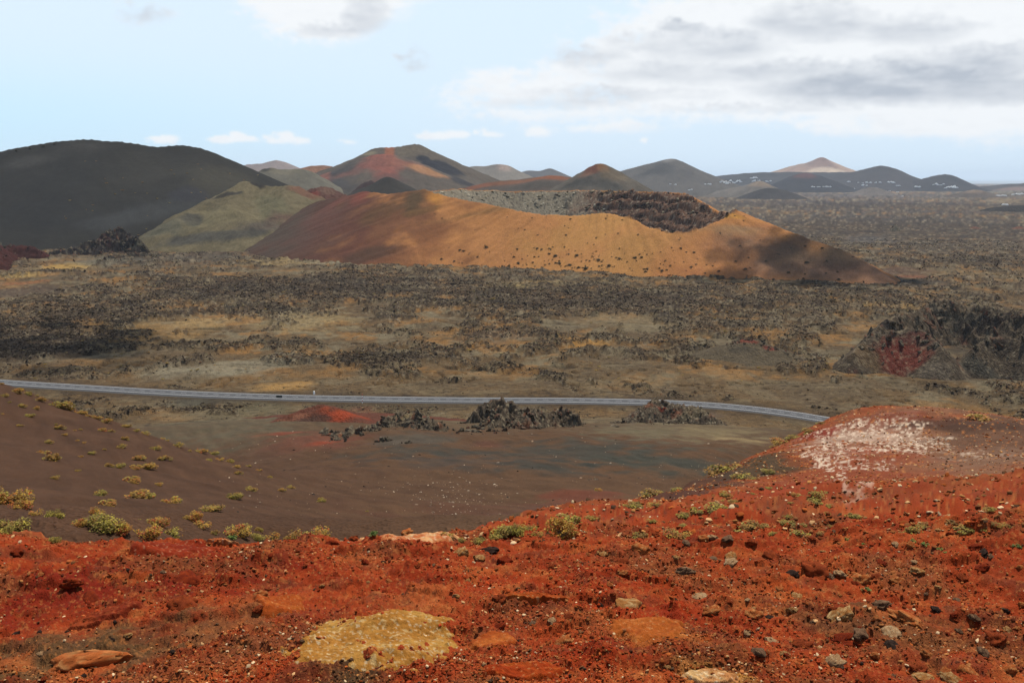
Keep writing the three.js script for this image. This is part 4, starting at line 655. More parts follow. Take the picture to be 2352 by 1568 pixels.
{ // clinker on the lava field
  const r = rng(77), list = [], dark = alb('#342b23'), mid = alb('#534632'), pale = alb('#867858'), rust = alb('#6d4a33');
  const lo = 262, hi = 1250;
  for (let i = 0; i < 480000 && list.length < 180000; i++) {
    const t = r(), D = 1 / (1 / lo + (1 / hi - 1 / lo) * Math.pow(t, .92)), a = (r() - .5) * 1.2, x = Math.sin(a) * D, z = -Math.cos(a) * D;
    const rd = D < 420 ? roadDist(x, z) : 99; if (rd < 6) continue;
    const L = lavaAmount(x, z, D, rd); if (r() > L * .95 + .07) continue;
    const K = darkness(x, z, 0), s = (.09 + .34 * Math.pow(r(), 4)) * (.6 + D / 650) * (.45 + .5 * K + .3 * L), q = r() * .95 + .4 * (.55 - K);
    list.push({ m: put(x, groundY(x, z) - .1 * s, z, s, r, .9), c: tint(q < .5 ? dark : q < .76 ? mid : q < .93 ? pale : rust, r, .35) });
  }
  scatter('lava_clinker', 'broken clinker covering the lava field', [rockGeo(901, 1, { rough: .5, cuts: 4, facet: true, fine: .15 }), rockGeo(902, 1, { rough: .55, cuts: 4, facet: true, fine: .15 })], list);
}
const stoneCols = { rust: [alb('#8c3d1e'), alb('#a64c24')], orange: [alb('#b3602f'), alb('#c98a52')], ochre: [alb('#ab713c'), alb('#cba671')], dark: [alb('#3a2a22'), alb('#4e3b30')], grey: [alb('#7a5a42'), alb('#967556')], pale: [alb('#b98d62'), alb('#cfae82')], red: [alb('#7e2d12'), alb('#983b18')] };
{ // gravel on the red slope
  const gcol = [0, 0, 0], r = rng(78), list = [], pool = [alb('#93491f'), alb('#ad5a28'), alb('#74381a'), alb('#8c441f'), alb('#a2673a'), alb('#513a28'), alb('#bd8048'), alb('#d0a06c'), alb('#7a4e2e'), alb('#dfbf92')];
  for (let i = 0; i < 250000; i++) {
    const D = 1 / (1 / 3.6 + (1 / 9.6 - 1 / 3.6) * r()), a = (r() - .5) * 1.5, x = Math.sin(a) * D, z = -Math.cos(a) * D;
    const den = sst(-.35, .5, fbm(x * .5 + 20, z * .5, 3) + .25 * n2(x * 2, z * 2) + (D < 5.2 ? .25 : 0)); if (r() > .12 + .88 * den) continue;
    const s = (.0029 + .0085 * Math.pow(r(), 5)) * (1 + .12 * (D - 4)); list.push({ m: put(x, groundY(x, z) + s * .25, z, s, r, .75), c: r() < .62 ? tint(groundColor(gcol, x, z, D, a), r, .5).map(v => v * 1.1) : tint(pool[(Math.pow(r(), 1.5) * pool.length) | 0], r, .3) });
  }
  for (let i = 0; i < 26000; i++) { // the spur and the far side of the brow
    const D = 9 + 58 * Math.pow(r(), 1.3), a = -.15 + r() * .85, x = Math.sin(a) * D, z = -Math.cos(a) * D; if (onSpur(a, D) < 0) continue;
    const s = (.012 + .03 * Math.pow(r(), 4)) * (.6 + D / 45); list.push({ m: put(x, groundY(x, z) + s * .2, z, s, r, .7), c: tint(pool[(r() * pool.length) | 0], r, .3) });
  }
  scatter('gravel', 'small cinder stones strewn over the red slope', [rockGeo(911, 1, { cuts: 4, facet: false }), rockGeo(912, 1, { cuts: 5, facet: true })], list);
}
{ // pale stones that rolled into the bowl
  const r = rng(79), list = [], pool = [alb('#c9b49b'), alb('#8a7562'), alb('#a58a72'), alb('#3a332e')];
  for (let i = 0; i < 900; i++) { const near = i < 330, u = near ? 1050 + (r() + r() + r() - 1.5) * 130 : 500 + r() * 1150, v = near ? 1150 + (r() + r() - 1) * 75 : 985 + r() * 240, h = hit(u, v); if (!h || h[3] < 55 || h[3] > 235) continue; const s = (.04 + .11 * Math.pow(r(), 4)) * (.5 + h[3] / 150); list.push({ m: put(h[0], groundY(h[0], h[2]) + s * .2, h[2], s, r, .8), c: tint(pool[(r() * (near ? 3 : 4)) | 0], r) }); }
  scatter('bowl_stone', 'pale stones strewn over the ash bowl', [rockGeo(921, 1, { facet: true })], list);
}

// ---------------------------------------------------------------- rocks of the foreground, one by one
const rockMat = gritMat(4, .004); const rockKinds = {}; const rockR = rng(500);
for (const k of Object.keys(stoneCols)) rockKinds[k] = [0, 1, 2].map(i => rockGeo(600 + i * 37 + k.length * 11 + k.charCodeAt(0), 4, { flat: .62, cuts: 10, rough: .4, fine: .1, col: stoneCols[k], vary: .3, uv: true }));
const rockWords = { rust: 'rust red weathered rock', orange: 'orange weathered rock', ochre: 'ochre yellow weathered rock', dark: 'black cinder stone', grey: 'grey brown stone', pale: 'pale crusted stone', red: 'dark red rough stone' };
function rock(u, v, w, kind, o = {}) {
  const h = hit(u, v, groundY, 2.6, 90); if (!h) return;
  const s = w / F * h[3] / 2 * (o.s || 1), m = addMesh('rock', rockKinds[kind][(rockR() * 3) | 0], rockMat);
  m.position.set(h[0], groundY(h[0], h[2]) + s * (o.up ?? .04), h[2]); m.rotation.set((rockR() - .5) * .5, o.turn ?? rockR() * 6.28, (rockR() - .5) * .5); m.scale.set(s * (o.wide || 1), s * (o.tall || 1), s * (o.deep || 1));
  const near = h[3] < 10.5;
  tag(m, o.label || `${w > 60 ? 'large ' : w > 28 ? '' : 'small '}${rockWords[kind]} lying on the ${near ? 'red gravel slope' : 'red spur'}`, 'rock', o.label ? 'named rocks of the foreground' : `${rockWords[kind]}s on the ${near ? 'gravel slope' : 'spur'}`);
  if (o.label) delete m.userData.group;
  return m;
}
// photo position, width in photo pixels, kind
rock(810, 1241, 26, 'rust', { tall: 1.7, label: 'upright rust rock with a dark side at the end of the brow ledge' });
rock(931, 1226, 34, 'orange', { tall: 1.2, label: 'knobbly orange rock topping the brow ledge' });
rock(765, 1250, 32, 'red', { tall: 1.1, label: 'round red rock with a pale cap left of the brow ledge' });
rock(1059, 1270, 40, 'ochre', { label: 'ochre boulder lying right of the brow ledge' });
rock(1102, 1281, 26, 'ochre', { label: 'smaller ochre boulder beside the ochre boulder' });
rock(1126, 1264, 46, 'dark', { tall: .7, label: 'dark flat slab behind the two ochre boulders' });
rock(1160, 1292, 50, 'red', { label: 'broken red block below the dark flat slab' });
rock(1876, 1312, 62, 'rust', { tall: 1.1, label: 'hollow rust boulder with a black shaded front on the right slope' });
rock(1975, 1335, 50, 'orange', { label: 'angular orange block right of the hollow rust boulder' });
rock(1772, 1280, 40, 'rust', { label: 'red brown boulder on the right slope before the hollow boulder' });
rock(2090, 1432, 92, 'orange', { tall: .8, label: 'long orange boulder with a shadowed undercut on the right slope' });
rock(2293, 1470, 44, 'rust', { tall: 1.2, label: 'round rust boulder at the right end of the slope' });
rock(432, 1336, 78, 'red', { tall: .8, deep: .7, label: 'red overhanging crust with a black gap below it' });
rock(208, 1378, 58, 'red', { tall: .8, deep: .7, label: 'red ledge with a black hollow, left of the overhanging crust' });
rock(219, 1519, 180, 'orange', { tall: .42, deep: .55, up: .05, label: 'wide low orange crust slab in the brown gravel' });
rock(432, 1482, 22, 'orange', { label: 'single bright orange stone in the brown gravel' });
rock(1143, 1444, 42, 'red', { tall: 1.1, label: 'dark faced red rock beside the ochre crust' });
const listed = [[38, 1272, 34, 'red'], [160, 1341, 44, 'red'], [290, 1309, 12, 'dark'], [34, 1457, 18, 'dark'], [89, 1452, 12, 'dark'], [150, 1452, 11, 'dark'], [263, 1428, 11, 'dark'], [255, 1469, 14, 'dark'], [396, 1497, 18, 'dark'], [292, 1461, 24, 'ochre'], [191, 1553, 16, 'dark'], [629, 1500, 12, 'dark'], [420, 1388, 70, 'rust'], [92, 1503, 16, 'pale'], [839, 1291, 24, 'red'], [880, 1291, 12, 'dark'], [1032, 1315, 14, 'red'], [844, 1338, 13, 'ochre'], [895, 1336, 18, 'orange'], [1075, 1333, 14, 'ochre'], [1150, 1374, 36, 'rust'], [1047, 1369, 20, 'ochre'], [1228, 1434, 24, 'grey'], [1269, 1427, 22, 'pale'], [1379, 1389, 15, 'dark'], [1191, 1472, 13, 'dark'], [1293, 1478, 58, 'orange'], [1440, 1390, 62, 'ochre'], [1430, 1473, 15, 'orange'], [1307, 1417, 22, 'rust'], [1266, 1301, 26, 'rust'], [1430, 1293, 34, 'rust'], [1431, 1318, 26, 'orange'], [1510, 1229, 22, 'rust'], [1386, 1272, 24, 'ochre'], [1468, 1263, 46, 'orange'], [1003, 1515, 12, 'grey'], [1128, 1563, 15, 'grey'],
  [1511, 1231, 20, 'rust'], [1639, 1236, 26, 'pale'], [1617, 1240, 34, 'orange'], [1672, 1238, 30, 'grey'], [1729, 1247, 30, 'rust'], [1579, 1249, 26, 'grey'], [1641, 1286, 24, 'grey'], [1681, 1280, 32, 'ochre'], [1676, 1292, 28, 'pale'], [1570, 1315, 48, 'grey'], [1818, 1319, 30, 'dark'], [1909, 1328, 26, 'grey'], [1931, 1319, 30, 'pale'], [2017, 1326, 26, 'rust'], [2063, 1337, 34, 'orange'], [1792, 1355, 22, 'orange'], [1833, 1371, 26, 'ochre'], [1610, 1371, 40, 'pale'], [1718, 1378, 14, 'pale'], [1637, 1406, 44, 'orange'], [1730, 1417, 54, 'orange'], [1765, 1419, 22, 'dark'], [1935, 1414, 56, 'ochre'], [2023, 1390, 40, 'grey'], [1820, 1402, 26, 'ochre'], [1979, 1460, 52, 'grey'], [1942, 1467, 46, 'red'], [2048, 1456, 44, 'pale'], [1946, 1485, 44, 'red'], [1840, 1485, 48, 'rust'], [2052, 1485, 40, 'dark'], [1745, 1500, 38, 'grey'], [1716, 1454, 20, 'pale'], [1772, 1474, 30, 'pale'], [1802, 1503, 24, 'ochre'], [2010, 1507, 26, 'orange'], [2132, 1505, 34, 'orange'], [1918, 1522, 44, 'pale'], [1979, 1523, 12, 'dark'], [2315, 1447, 24, 'ochre'], [2337, 1443, 18, 'orange'], [2313, 1402, 14, 'dark'], [2220, 1543, 52, 'orange'], [2121, 1558, 48, 'ochre'], [2183, 1561, 44, 'ochre'], [2114, 1538, 40, 'rust'], [2172, 1547, 34, 'orange'], [2315, 1543, 48, 'orange'], [2256, 1306, 32, 'red'], [2344, 1304, 18, 'orange'], [2209, 1328, 26, 'rust'], [2107, 1313, 34, 'ochre'], [2242, 1258, 30, 'red'], [2260, 1271, 24, 'dark'], [2181, 1227, 17, 'red'], [2024, 1293, 24, 'red'], [2059, 1251, 18, 'pale'], [2092, 1253, 22, 'orange'], [2150, 1400, 22, 'dark'], [2200, 1380, 22, 'grey'], [2260, 1500, 30, 'grey'], [1560, 1450, 18, 'grey'], [1660, 1330, 20, 'orange'], [2240, 1420, 26, 'grey'], [1870, 1430, 20, 'grey'], [1400, 1345, 20, 'orange'], [960, 1300, 16, 'rust'], [700, 1300, 14, 'rust'], [600, 1370, 40, 'orange'], [590, 1400, 30, 'rust'], [350, 1270, 26, 'red'], [470, 1262, 30, 'ochre'], [1340, 1536, 18, 'grey'], [2100, 1290, 14, 'pale'], [1890, 1268, 16, 'ochre'], [740, 1345, 14, 'ochre']];
for (const [u, v, w, k] of listed) rock(u, v, w, k);
{ const r = rng(41), ks = ['rust', 'orange', 'red', 'ochre', 'rust', 'grey', 'red', 'orange'];
  for (let i = 0; i < 105; i++) { const right = r() < .72, u = right ? 1350 + r() * 1000 : r() * 1400, v = 1245 + Math.pow(r(), .8) * 318; rock(u, v, (right ? 10 : 7) + 16 * r() * r(), ks[(r() * ks.length) | 0]); }
  for (let i = 0; i < 36; i++) { const u = 1560 + r() * 780, v = 1185 + r() * 55; rock(u, v, 8 + 12 * r() * r(), ks[(r() * 4) | 0], { tall: .8 }); } }

const crustMat = gritMat(1.1, .004);
// low crusts of baked ground: sheets with ragged, undercut edges
function crust(name, label, u, v, ru, rv, hgt, colors, seed) {
  const on8 = () => { const p = at(u, v, 8.5); return [p[0], p[1], p[2], 8.5]; }, c = hit(u, v, groundY, 2.6, 10) || on8(), n = hit(u, v + rv, groundY, 2.6, 10) || [0, 0, 0, c[3] - .4], f = hit(u, v - rv, groundY, 2.6, 10) || [0, 0, 0, c[3] + .35], D = c[3];
  const ax = ru / F * D, ar = (f[3] - n[3]) / 2, ang = Math.atan2(c[0], -c[2]), tx = Math.cos(ang), tz = Math.sin(ang), rx = Math.sin(ang), rz = -Math.cos(ang), N = ru > 150 ? 200 : 96, M = ru > 150 ? 170 : 60, pos = [], col = [], idx = [], keep = [];
  for (let j = 0; j <= M; j++) for (let i = 0; i <= N; i++) {
    const p = (i / N * 2 - 1) * 1.35, q = (j / M * 2 - 1) * 1.35, x = c[0] + tx * p * ax + rx * q * ar, z = c[2] + tz * p * ax + rz * q * ar;
    const e = 1 - Math.hypot(p, q) + .26 * fbm(x * 1.6 + seed, z * 2.2, 4) + .08 * n2(x * 9, z * 9), m = sst(0, .3, e);
    const h4 = .05, gy = .2 * (groundY(x, z) + groundY(x + h4, z) + groundY(x - h4, z) + groundY(x, z + h4) + groundY(x, z - h4)), y = gy - .018 * (1 - m) + m * (hgt * .3 + .012 + .010 * fbm(x * 2.4, z * 2.4, 3) + .014 * (ridged(x * 4 + seed, z * 7, 5, .62) - .5));
    pos.push(x, y, z); keep.push(e > -.12);
    const w = fbm(x * 2.2 + seed, z * 2.6, 5, .6), s = n2(x * 26, z * 26), t = [...colors[0]]; mix3(t, colors[1], sst(-.1, .45, w)); mix3(t, colors[2], .6 * sst(.22, .5, fbm(x * 6 + 7, z * 7, 5, .7) + .35 * n2(x * 22, z * 22))); if (s > .66) mix3(t, colors[3], .45);
    const k = 1 + .2 * n2(x * 19, z * 21); col.push(t[0] * k, t[1] * k, t[2] * k);
  }
  for (let j = 0; j < M; j++) for (let i = 0; i < N; i++) { const a = j * (N + 1) + i, b = a + 1, d = a + N + 1, e = d + 1; if (keep[a] && keep[b] && keep[d] && keep[e]) idx.push(a, b, d, b, e, d); }
  const g = new THREE.BufferGeometry(); g.setAttribute('position', new THREE.Float32BufferAttribute(pos, 3)); g.setAttribute('color', new THREE.Float32BufferAttribute(col, 3)); g.setIndex(idx); g.computeVertexNormals(); g.setAttribute('uv', new THREE.Float32BufferAttribute(pos.flatMap((v, i) => i % 3 === 0 ? [v, pos[i + 2]] : []), 2));
  tag(addMesh(name, g, crustMat), label, 'rock crust'); }
const ochreSet = [alb('#a56f2e'), alb('#b4843f'), alb('#ccb07a'), alb('#e2d4b0')], rustSet = [alb('#9c4719'), alb('#ae5c26'), alb('#883511'), alb('#c98f58')], paleSet = [alb('#b9673a'), alb('#d29b66'), alb('#e3c596'), alb('#f0dcb8')];
crust('rock_crust', 'large flat ochre rock crust dotted with pale lichen', 868, 1472, 240, 70, .02, ochreSet, 3);
crust('rock_crust', 'pale layered rock ledge along the brow of the slope', 935, 1240, 135, 11, .10, paleSet, 9);
crust('rock_crust', 'small pale ledge on the brow left of the round red rock', 515, 1244, 46, 6, .07, paleSet, 15);
crust('rock_crust', 'red crust sheet beside the ochre crust, pale along its upper edge', 1130, 1476, 70, 22, .04, rustSet, 21);
crust('rock_crust', 'orange crust mound half buried in gravel on the slope', 1490, 1440, 110, 30, .05, [alb('#a3541f'), alb('#b3652c'), alb('#934018'), alb('#c98f58')], 27);
crust('rock_crust', 'cream coloured crust at the lower edge of the gravel', 1640, 1552, 80, 22, .04, [alb('#b97b48'), alb('#cfa46c'), alb('#dfc193'), alb('#efdcb8')], 33);
crust('rock_crust', 'red crust with orange top in the left gravel', 640, 1392, 60, 24, .05, rustSet, 39);
crust('rock_crust', 'long red brown crust across the left gravel', 250, 1415, 90, 14, .06, [alb('#7f2f18'), alb('#94401f'), alb('#a3502c'), alb('#b5673c')], 45);
crust('rock_crust', 'ragged rust crust below the brow on the left', 400, 1262, 110, 14, .06, [alb('#7c2812'), alb('#8d3216'), alb('#a04a2a'), alb('#cf9a72')], 51);
crust('rock_crust', 'bright red crust sheet at the bottom of the slope', 1210, 1545, 120, 20, .04, [alb('#943510'), alb('#a04216'), alb('#ae5520'), alb('#c98f58')], 57);
crust('rock_crust', 'rust crust patch in the middle of the gravel slope', 1230, 1372, 120, 14, .04, [alb('#963c14'), alb('#a44a1c'), alb('#b2622c'), alb('#d8a06c')], 63);

// ---------------------------------------------------------------- bushes: fleshy leaves on a tangle of thin stems
function bushGeo(seed, n, leaf, pal, { hgt = .75, open = .3 } = {}) {
  const r = rng(seed), P = [], C = [], I = [], clumps = [], a = new THREE.Vector3(), u = new THREE.Vector3(), v = new THREE.Vector3(), nn = new THREE.Vector3();
  const nc = 9 + (r() * 5 | 0); for (let i = 0; i < nc; i++) { const an = r() * 6.28, q = Math.sqrt(r()) * .66; clumps.push([Math.cos(an) * q, hgt * (.28 + .5 * r()) * (1 - .45 * q), Math.sin(an) * q, .26 + .2 * r(), (Math.pow(r(), .8) * pal.length) | 0]); }
  for (let i = 0; i < n; i++) {
    const c = clumps[(r() * nc) | 0], th = r() * 6.28, ph = Math.acos(2 * r() - 1), q = c[3] * (open + (1 - open) * Math.pow(r(), .45));
    a.set(c[0] + Math.sin(ph) * Math.cos(th) * q, Math.max(.015, c[1] + Math.cos(ph) * q * .8), c[2] + Math.sin(ph) * Math.sin(th) * q);
    nn.set(r() - .5, .25 + r(), r() - .5).normalize(); u.set(r() - .5, r() - .5, r() - .5).cross(nn).normalize(); v.crossVectors(nn, u);
    const s = leaf * (.6 + .8 * r()), w = s * .62, k = P.length / 3;
    for (const [x, y, z] of [[-s, 0, 0], [0, -w, .12 * s], [s, 0, -.2 * s], [0, w, .12 * s]]) P.push(a.x + u.x * x + v.x * y + nn.x * z, a.y + u.y * x + v.y * y + nn.y * z, a.z + u.z * x + v.z * y + nn.z * z);
    I.push(k, k + 1, k + 2, k, k + 2, k + 3);
    const base = pal[r() < .7 ? c[4] : (r() * pal.length) | 0], m = .7 + .6 * r(); for (let t = 0; t < 4; t++) C.push(base[0] * m, base[1] * m, base[2] * m);
  }
  const f = new THREE.BufferGeometry(); f.setAttribute('position', new THREE.Float32BufferAttribute(P, 3)); f.setAttribute('color', new THREE.Float32BufferAttribute(C, 3)); f.setIndex(I); f.computeVertexNormals();
  const st = []; for (const c of clumps) for (let k = 0; k < 3; k++) { const e = new THREE.Vector3(c[0] + (r() - .5) * .3, c[1] + .1 * r(), c[2] + (r() - .5) * .3), L = e.length(), g = new THREE.CylinderGeometry(.006, .016, L, 4, 1, true); g.translate(0, L / 2, 0); g.applyQuaternion(new THREE.Quaternion().setFromUnitVectors(new THREE.Vector3(0, 1, 0), e.normalize())); st.push(g); }
  return { f, s: mergeGeometries(st) };
}
const leafMat = new THREE.MeshPhysicalMaterial({ vertexColors: true, roughness: .85, specularIntensity: .3, side: THREE.DoubleSide, transmission: .3, thickness: 0 });
const stemMat = new THREE.MeshStandardMaterial({ color: new THREE.Color().setRGB(.12, .085, .055), roughness: 1 });
const lf = h => alb(h, 1.15), LP = { green: [lf('#8a7c2a'), lf('#9c8c34'), lf('#6c6024'), lf('#82602a')], rust: [lf('#9a5f22'), lf('#a04c20'), lf('#8a6c28'), lf('#a8842f')], olive: [lf('#9a7426'), lf('#8f6a26'), lf('#7d5520'), lf('#8a7a2c')], fresh: [lf('#5f7230'), lf('#74853a'), lf('#4f6128')], dark: [lf('#3f3a22'), lf('#4b4326'), lf('#38331f')] };
const protos = {};
for (const [k, n, leaf, pal, o] of [['near_green', 1500, .055, LP.green], ['near_rust', 1500, .055, LP.rust], ['near_mixed', 1500, .055, [...LP.green, ...LP.rust]], ['mid_olive', 620, .085, LP.olive], ['mid_rust', 620, .085, [...LP.rust, ...LP.olive]], ['mid_green', 620, .085, [...LP.green, ...LP.olive]], ['fresh', 300, .12, LP.fresh, { hgt: .6 }], ['sparse', 420, .07, [...LP.olive, ...LP.green], { open: .05 }], ['sparse_red', 420, .07, LP.rust, { open: .05 }], ['dark', 170, .19, LP.dark, { hgt: .8 }], ['far_olive', 170, .17, LP.olive], ['far_green', 170, .17, [...LP.green, ...LP.olive]]])
  protos[k] = [0, 1].map(i => bushGeo(k.length * 131 + n + i * 17 + k.charCodeAt(k.length - 1), n, leaf, pal, o));
const bushR = rng(808);
function bush(name, kind, label, group, category, u, v, w, h, tall = 1, ground = groundY) {
  if (!h) return;
  const s = w / F * h[3] / 2 * 1.32, p = protos[kind][bushR() < .5 ? 0 : 1], g = thing(name, label, category, group);
  g.position.set(h[0], ground(h[0], h[2]) - .04 * s, h[2]); g.rotation.y = bushR() * 6.28; g.scale.set(s, s * tall * (.85 + .3 * bushR()), s);
  addMesh('foliage', p.f, leafMat, g); if (s > .09 && h[3] < 200) addMesh('stems', p.s, stemMat, g); return g;
}
{
  const A = (x, y, w) => [x * .3418, 832.6 + y * .3418, w * .3418], B = (x, y, w) => [1435.5 + x * .3897, 861.3 + y * .3897, w * .3897], C = (x, y, w) => [516.7 + x * .3662, 861.3 + y * .3662, w * .3662];
  const left = [[20, 205, 50], [140, 295, 55], [245, 305, 45], [200, 362, 60], [130, 427, 40], [400, 455, 70], [435, 497, 40], [320, 545, 55], [500, 460, 25], [540, 455, 25], [290, 612, 80], [350, 675, 100], [620, 608, 55], [540, 633, 35], [520, 747, 35], [365, 785, 55], [720, 698, 60], [790, 705, 80], [930, 640, 80], [1000, 700, 110], [900, 702, 80], [1040, 597, 70], [1105, 652, 90], [810, 575, 60], [840, 530, 60], [690, 467, 60], [745, 475, 50], [880, 815, 110], [930, 905, 170], [665, 875, 90], [715, 955, 110], [1065, 827, 60], [1145, 945, 130], [1430, 1005, 140], [1570, 930, 105], [1675, 845, 80], [1600, 755, 60], [1475, 650, 60], [1400, 655, 45], [1550, 628, 60], [1590, 693, 55], [1670, 705, 35], [1740, 732, 40], [1815, 772, 40], [1890, 853, 55], [1945, 828, 60], [2160, 915, 55], [1190, 550, 70], [1125, 516, 35], [1085, 522, 40], [975, 475, 60], [915, 456, 45], [850, 448, 60], [560, 545, 28], [515, 530, 28], [330, 268, 22], [60, 275, 22], [10, 340, 24], [700, 590, 24], [375, 415, 22],
    [10, 125, 30], [120, 185, 80], [180, 197, 50], [240, 212, 30], [265, 240, 70], [420, 302, 110], [470, 318, 60], [520, 332, 60], [560, 350, 60], [660, 388, 60], [720, 412, 70], [1350, 588, 80], [1430, 607, 70], [590, 365, 40], [620, 375, 50], [1270, 575, 30]];
  for (const [x, y, w] of left) { const [u, v, ww] = A(x, y, w), h = hit(u, v, groundBase, 10, 160) || hit(u, v + 7, groundBase, 10, 160) || hit(u, v + 14, groundBase, 10, 160); bush('sorrel_bush', ['mid_olive', 'mid_rust', 'mid_green', 'mid_rust'][(bushR() * 4) | 0], 'low olive and rust coloured bush on the brown ash slope', 'bushes on the brown ash slope', 'bush', u, v, ww, h, .8); }
  const brow = [[60, 950, 220, 'near_mixed'], [140, 985, 120, 'near_rust'], [240, 1020, 90, 'sparse_red'], [370, 1045, 110, 'near_green'], [60, 1135, 220, 'near_green'], [530, 1075, 100, 'near_mixed'], [690, 1090, 240, 'near_green'], [800, 1120, 140, 'near_rust'], [650, 1030, 90, 'near_mixed'], [1050, 1075, 130, 'near_mixed'], [980, 1150, 180, 'near_rust'], [1160, 1130, 160, 'sparse'], [1290, 1070, 120, 'near_rust'], [1360, 1110, 120, 'sparse_red'], [1590, 1155, 180, 'near_mixed'], [1740, 1130, 60, 'mid_olive'], [1720, 1172, 100, 'near_green'], [2080, 1180, 240, 'near_mixed'], [1960, 1160, 120, 'near_rust'], [1830, 1175, 100, 'sparse_red'], [1560, 1196, 60, 'fresh'], [40, 1195, 110, 'near_green'], [340, 1195, 90, 'near_green'], [910, 1060, 70, 'sparse'], [1450, 1150, 60, 'sparse']];
  for (const [x, y, w, k] of brow) { const [u, v, ww] = A(x, y, w), h = hit(u, Math.min(v + 2, 1238), groundBase, 9.4, 90); bush('sorrel_bush', k, 'leafy yellow green and red bush growing just below the brow', 'bushes below the brow', 'bush', u, v, ww, h, .95); }
  const right = [[930, 355, 120], [1000, 325, 100], [1080, 287, 100], [1160, 275, 60], [880, 385, 50], [590, 570, 200], [540, 560, 90], [310, 640, 110], [160, 675, 150], [60, 740, 130], [180, 705, 80], [690, 612, 130], [760, 622, 70], [850, 583, 80], [585, 702, 80], [600, 722, 60], [660, 712, 50], [695, 674, 40], [755, 684, 30], [850, 668, 45], [955, 688, 40], [1040, 690, 60], [1005, 715, 45], [1135, 715, 100], [645, 760, 80], [180, 768, 85], [530, 800, 150], [410, 805, 100], [350, 832, 90], [980, 758, 35], [1150, 755, 35], [1220, 754, 30], [1120, 776, 80], [1200, 772, 45], [1265, 778, 25], [1350, 808, 80], [965, 820, 60], [1195, 810, 45], [1060, 850, 70], [730, 876, 190], [825, 888, 80], [530, 868, 60], [345, 888, 70], [315, 945, 150], [95, 960, 100], [30, 910, 80], [970, 890, 100], [1030, 922, 110], [1160, 896, 60], [1220, 880, 40], [1755, 860, 110], [1930, 855, 120], [1710, 900, 100], [2150, 835, 70], [2215, 898, 80], [2000, 942, 110], [2120, 918, 50], [2270, 932, 70], [1950, 674, 30], [2020, 704, 40], [2120, 700, 25], [1650, 910, 60], [160, 856, 60], [1490, 1000, 60], [870, 930, 50]];
  for (const [x, y, w] of right) { const [u, v, ww] = B(x, y, w), h = hit(u, v, groundBase, 9, 90) || hit(u, v + 7, groundBase, 9, 90) || hit(u, v + 14, groundBase, 9, 90) || hit(u, v + 22, groundBase, 9, 90); bush('sorrel_bush', ['near_green', 'mid_green', 'mid_olive', 'sparse', 'near_mixed'][(bushR() * 5) | 0], 'yellow green bush hugging the ground on the red spur', 'bushes on the red spur', 'bush', u, v, ww, h, .62); }
  const mid = [[2150, 915, 190], [2310, 875, 100], [1840, 985, 130], [1920, 960, 100], [1740, 995, 180], [2250, 985, 80], [1960, 1000, 80], [1380, 1020, 110], [1480, 1025, 60], [1600, 1030, 120], [1700, 1025, 80], [600, 783, 50], [2340, 718, 50], [890, 853, 20], [1810, 912, 16]];
  for (const [x, y, w] of mid) { const [u, v, ww] = C(x, y, w), h = hit(u, v, groundBase, 9, 200); bush('sorrel_bush', ['near_green', 'near_mixed', 'mid_green'][(bushR() * 3) | 0], 'bushy green and rust clump in the dip between slope and spur', 'bushes in the dip behind the brow', 'bush', u, v, ww, h, .8); }
  { const [u, v, w] = C(2110, 1040, 200), h = hit(u, v, groundBase, 9, 90); bush('sorrel_bush', 'near_rust', 'large rust red bush with bare grey stems behind the brow', undefined, 'bush', u, v, w, h, 1.25); }
  for (const [x, y, w] of [[1320, 970, 70], [1770, 1000, 70], [1850, 1030, 70], [1890, 1046, 40], [2310, 1010, 90], [1700, 980, 60], [1410, 996, 40], [1420, 335 + 930, 90]]) { const [u, v, ww] = B(x, y, w), h = hit(u, v, groundY, 4, 30); bush('seedling', 'fresh', 'small fresh green seedling sprouting from red gravel', 'green seedlings on the red slope', 'plant', u, v, ww * .6, h, .8); }
  { const h = hit(858, 1228, groundY, 4, 14); bush('seedling', 'fresh', 'single green sprout on the brow ledge', undefined, 'plant', 858, 1228, 20, h, 1.2); }
  { const [u, v, w] = B(2090, 250, 130), h = hit(u, v, groundBase, 20, 120); bush('sorrel_bush', 'mid_rust', 'rust coloured bush on the far crest of the red spur', undefined, 'bush', u, v, w, h, .5); }
}
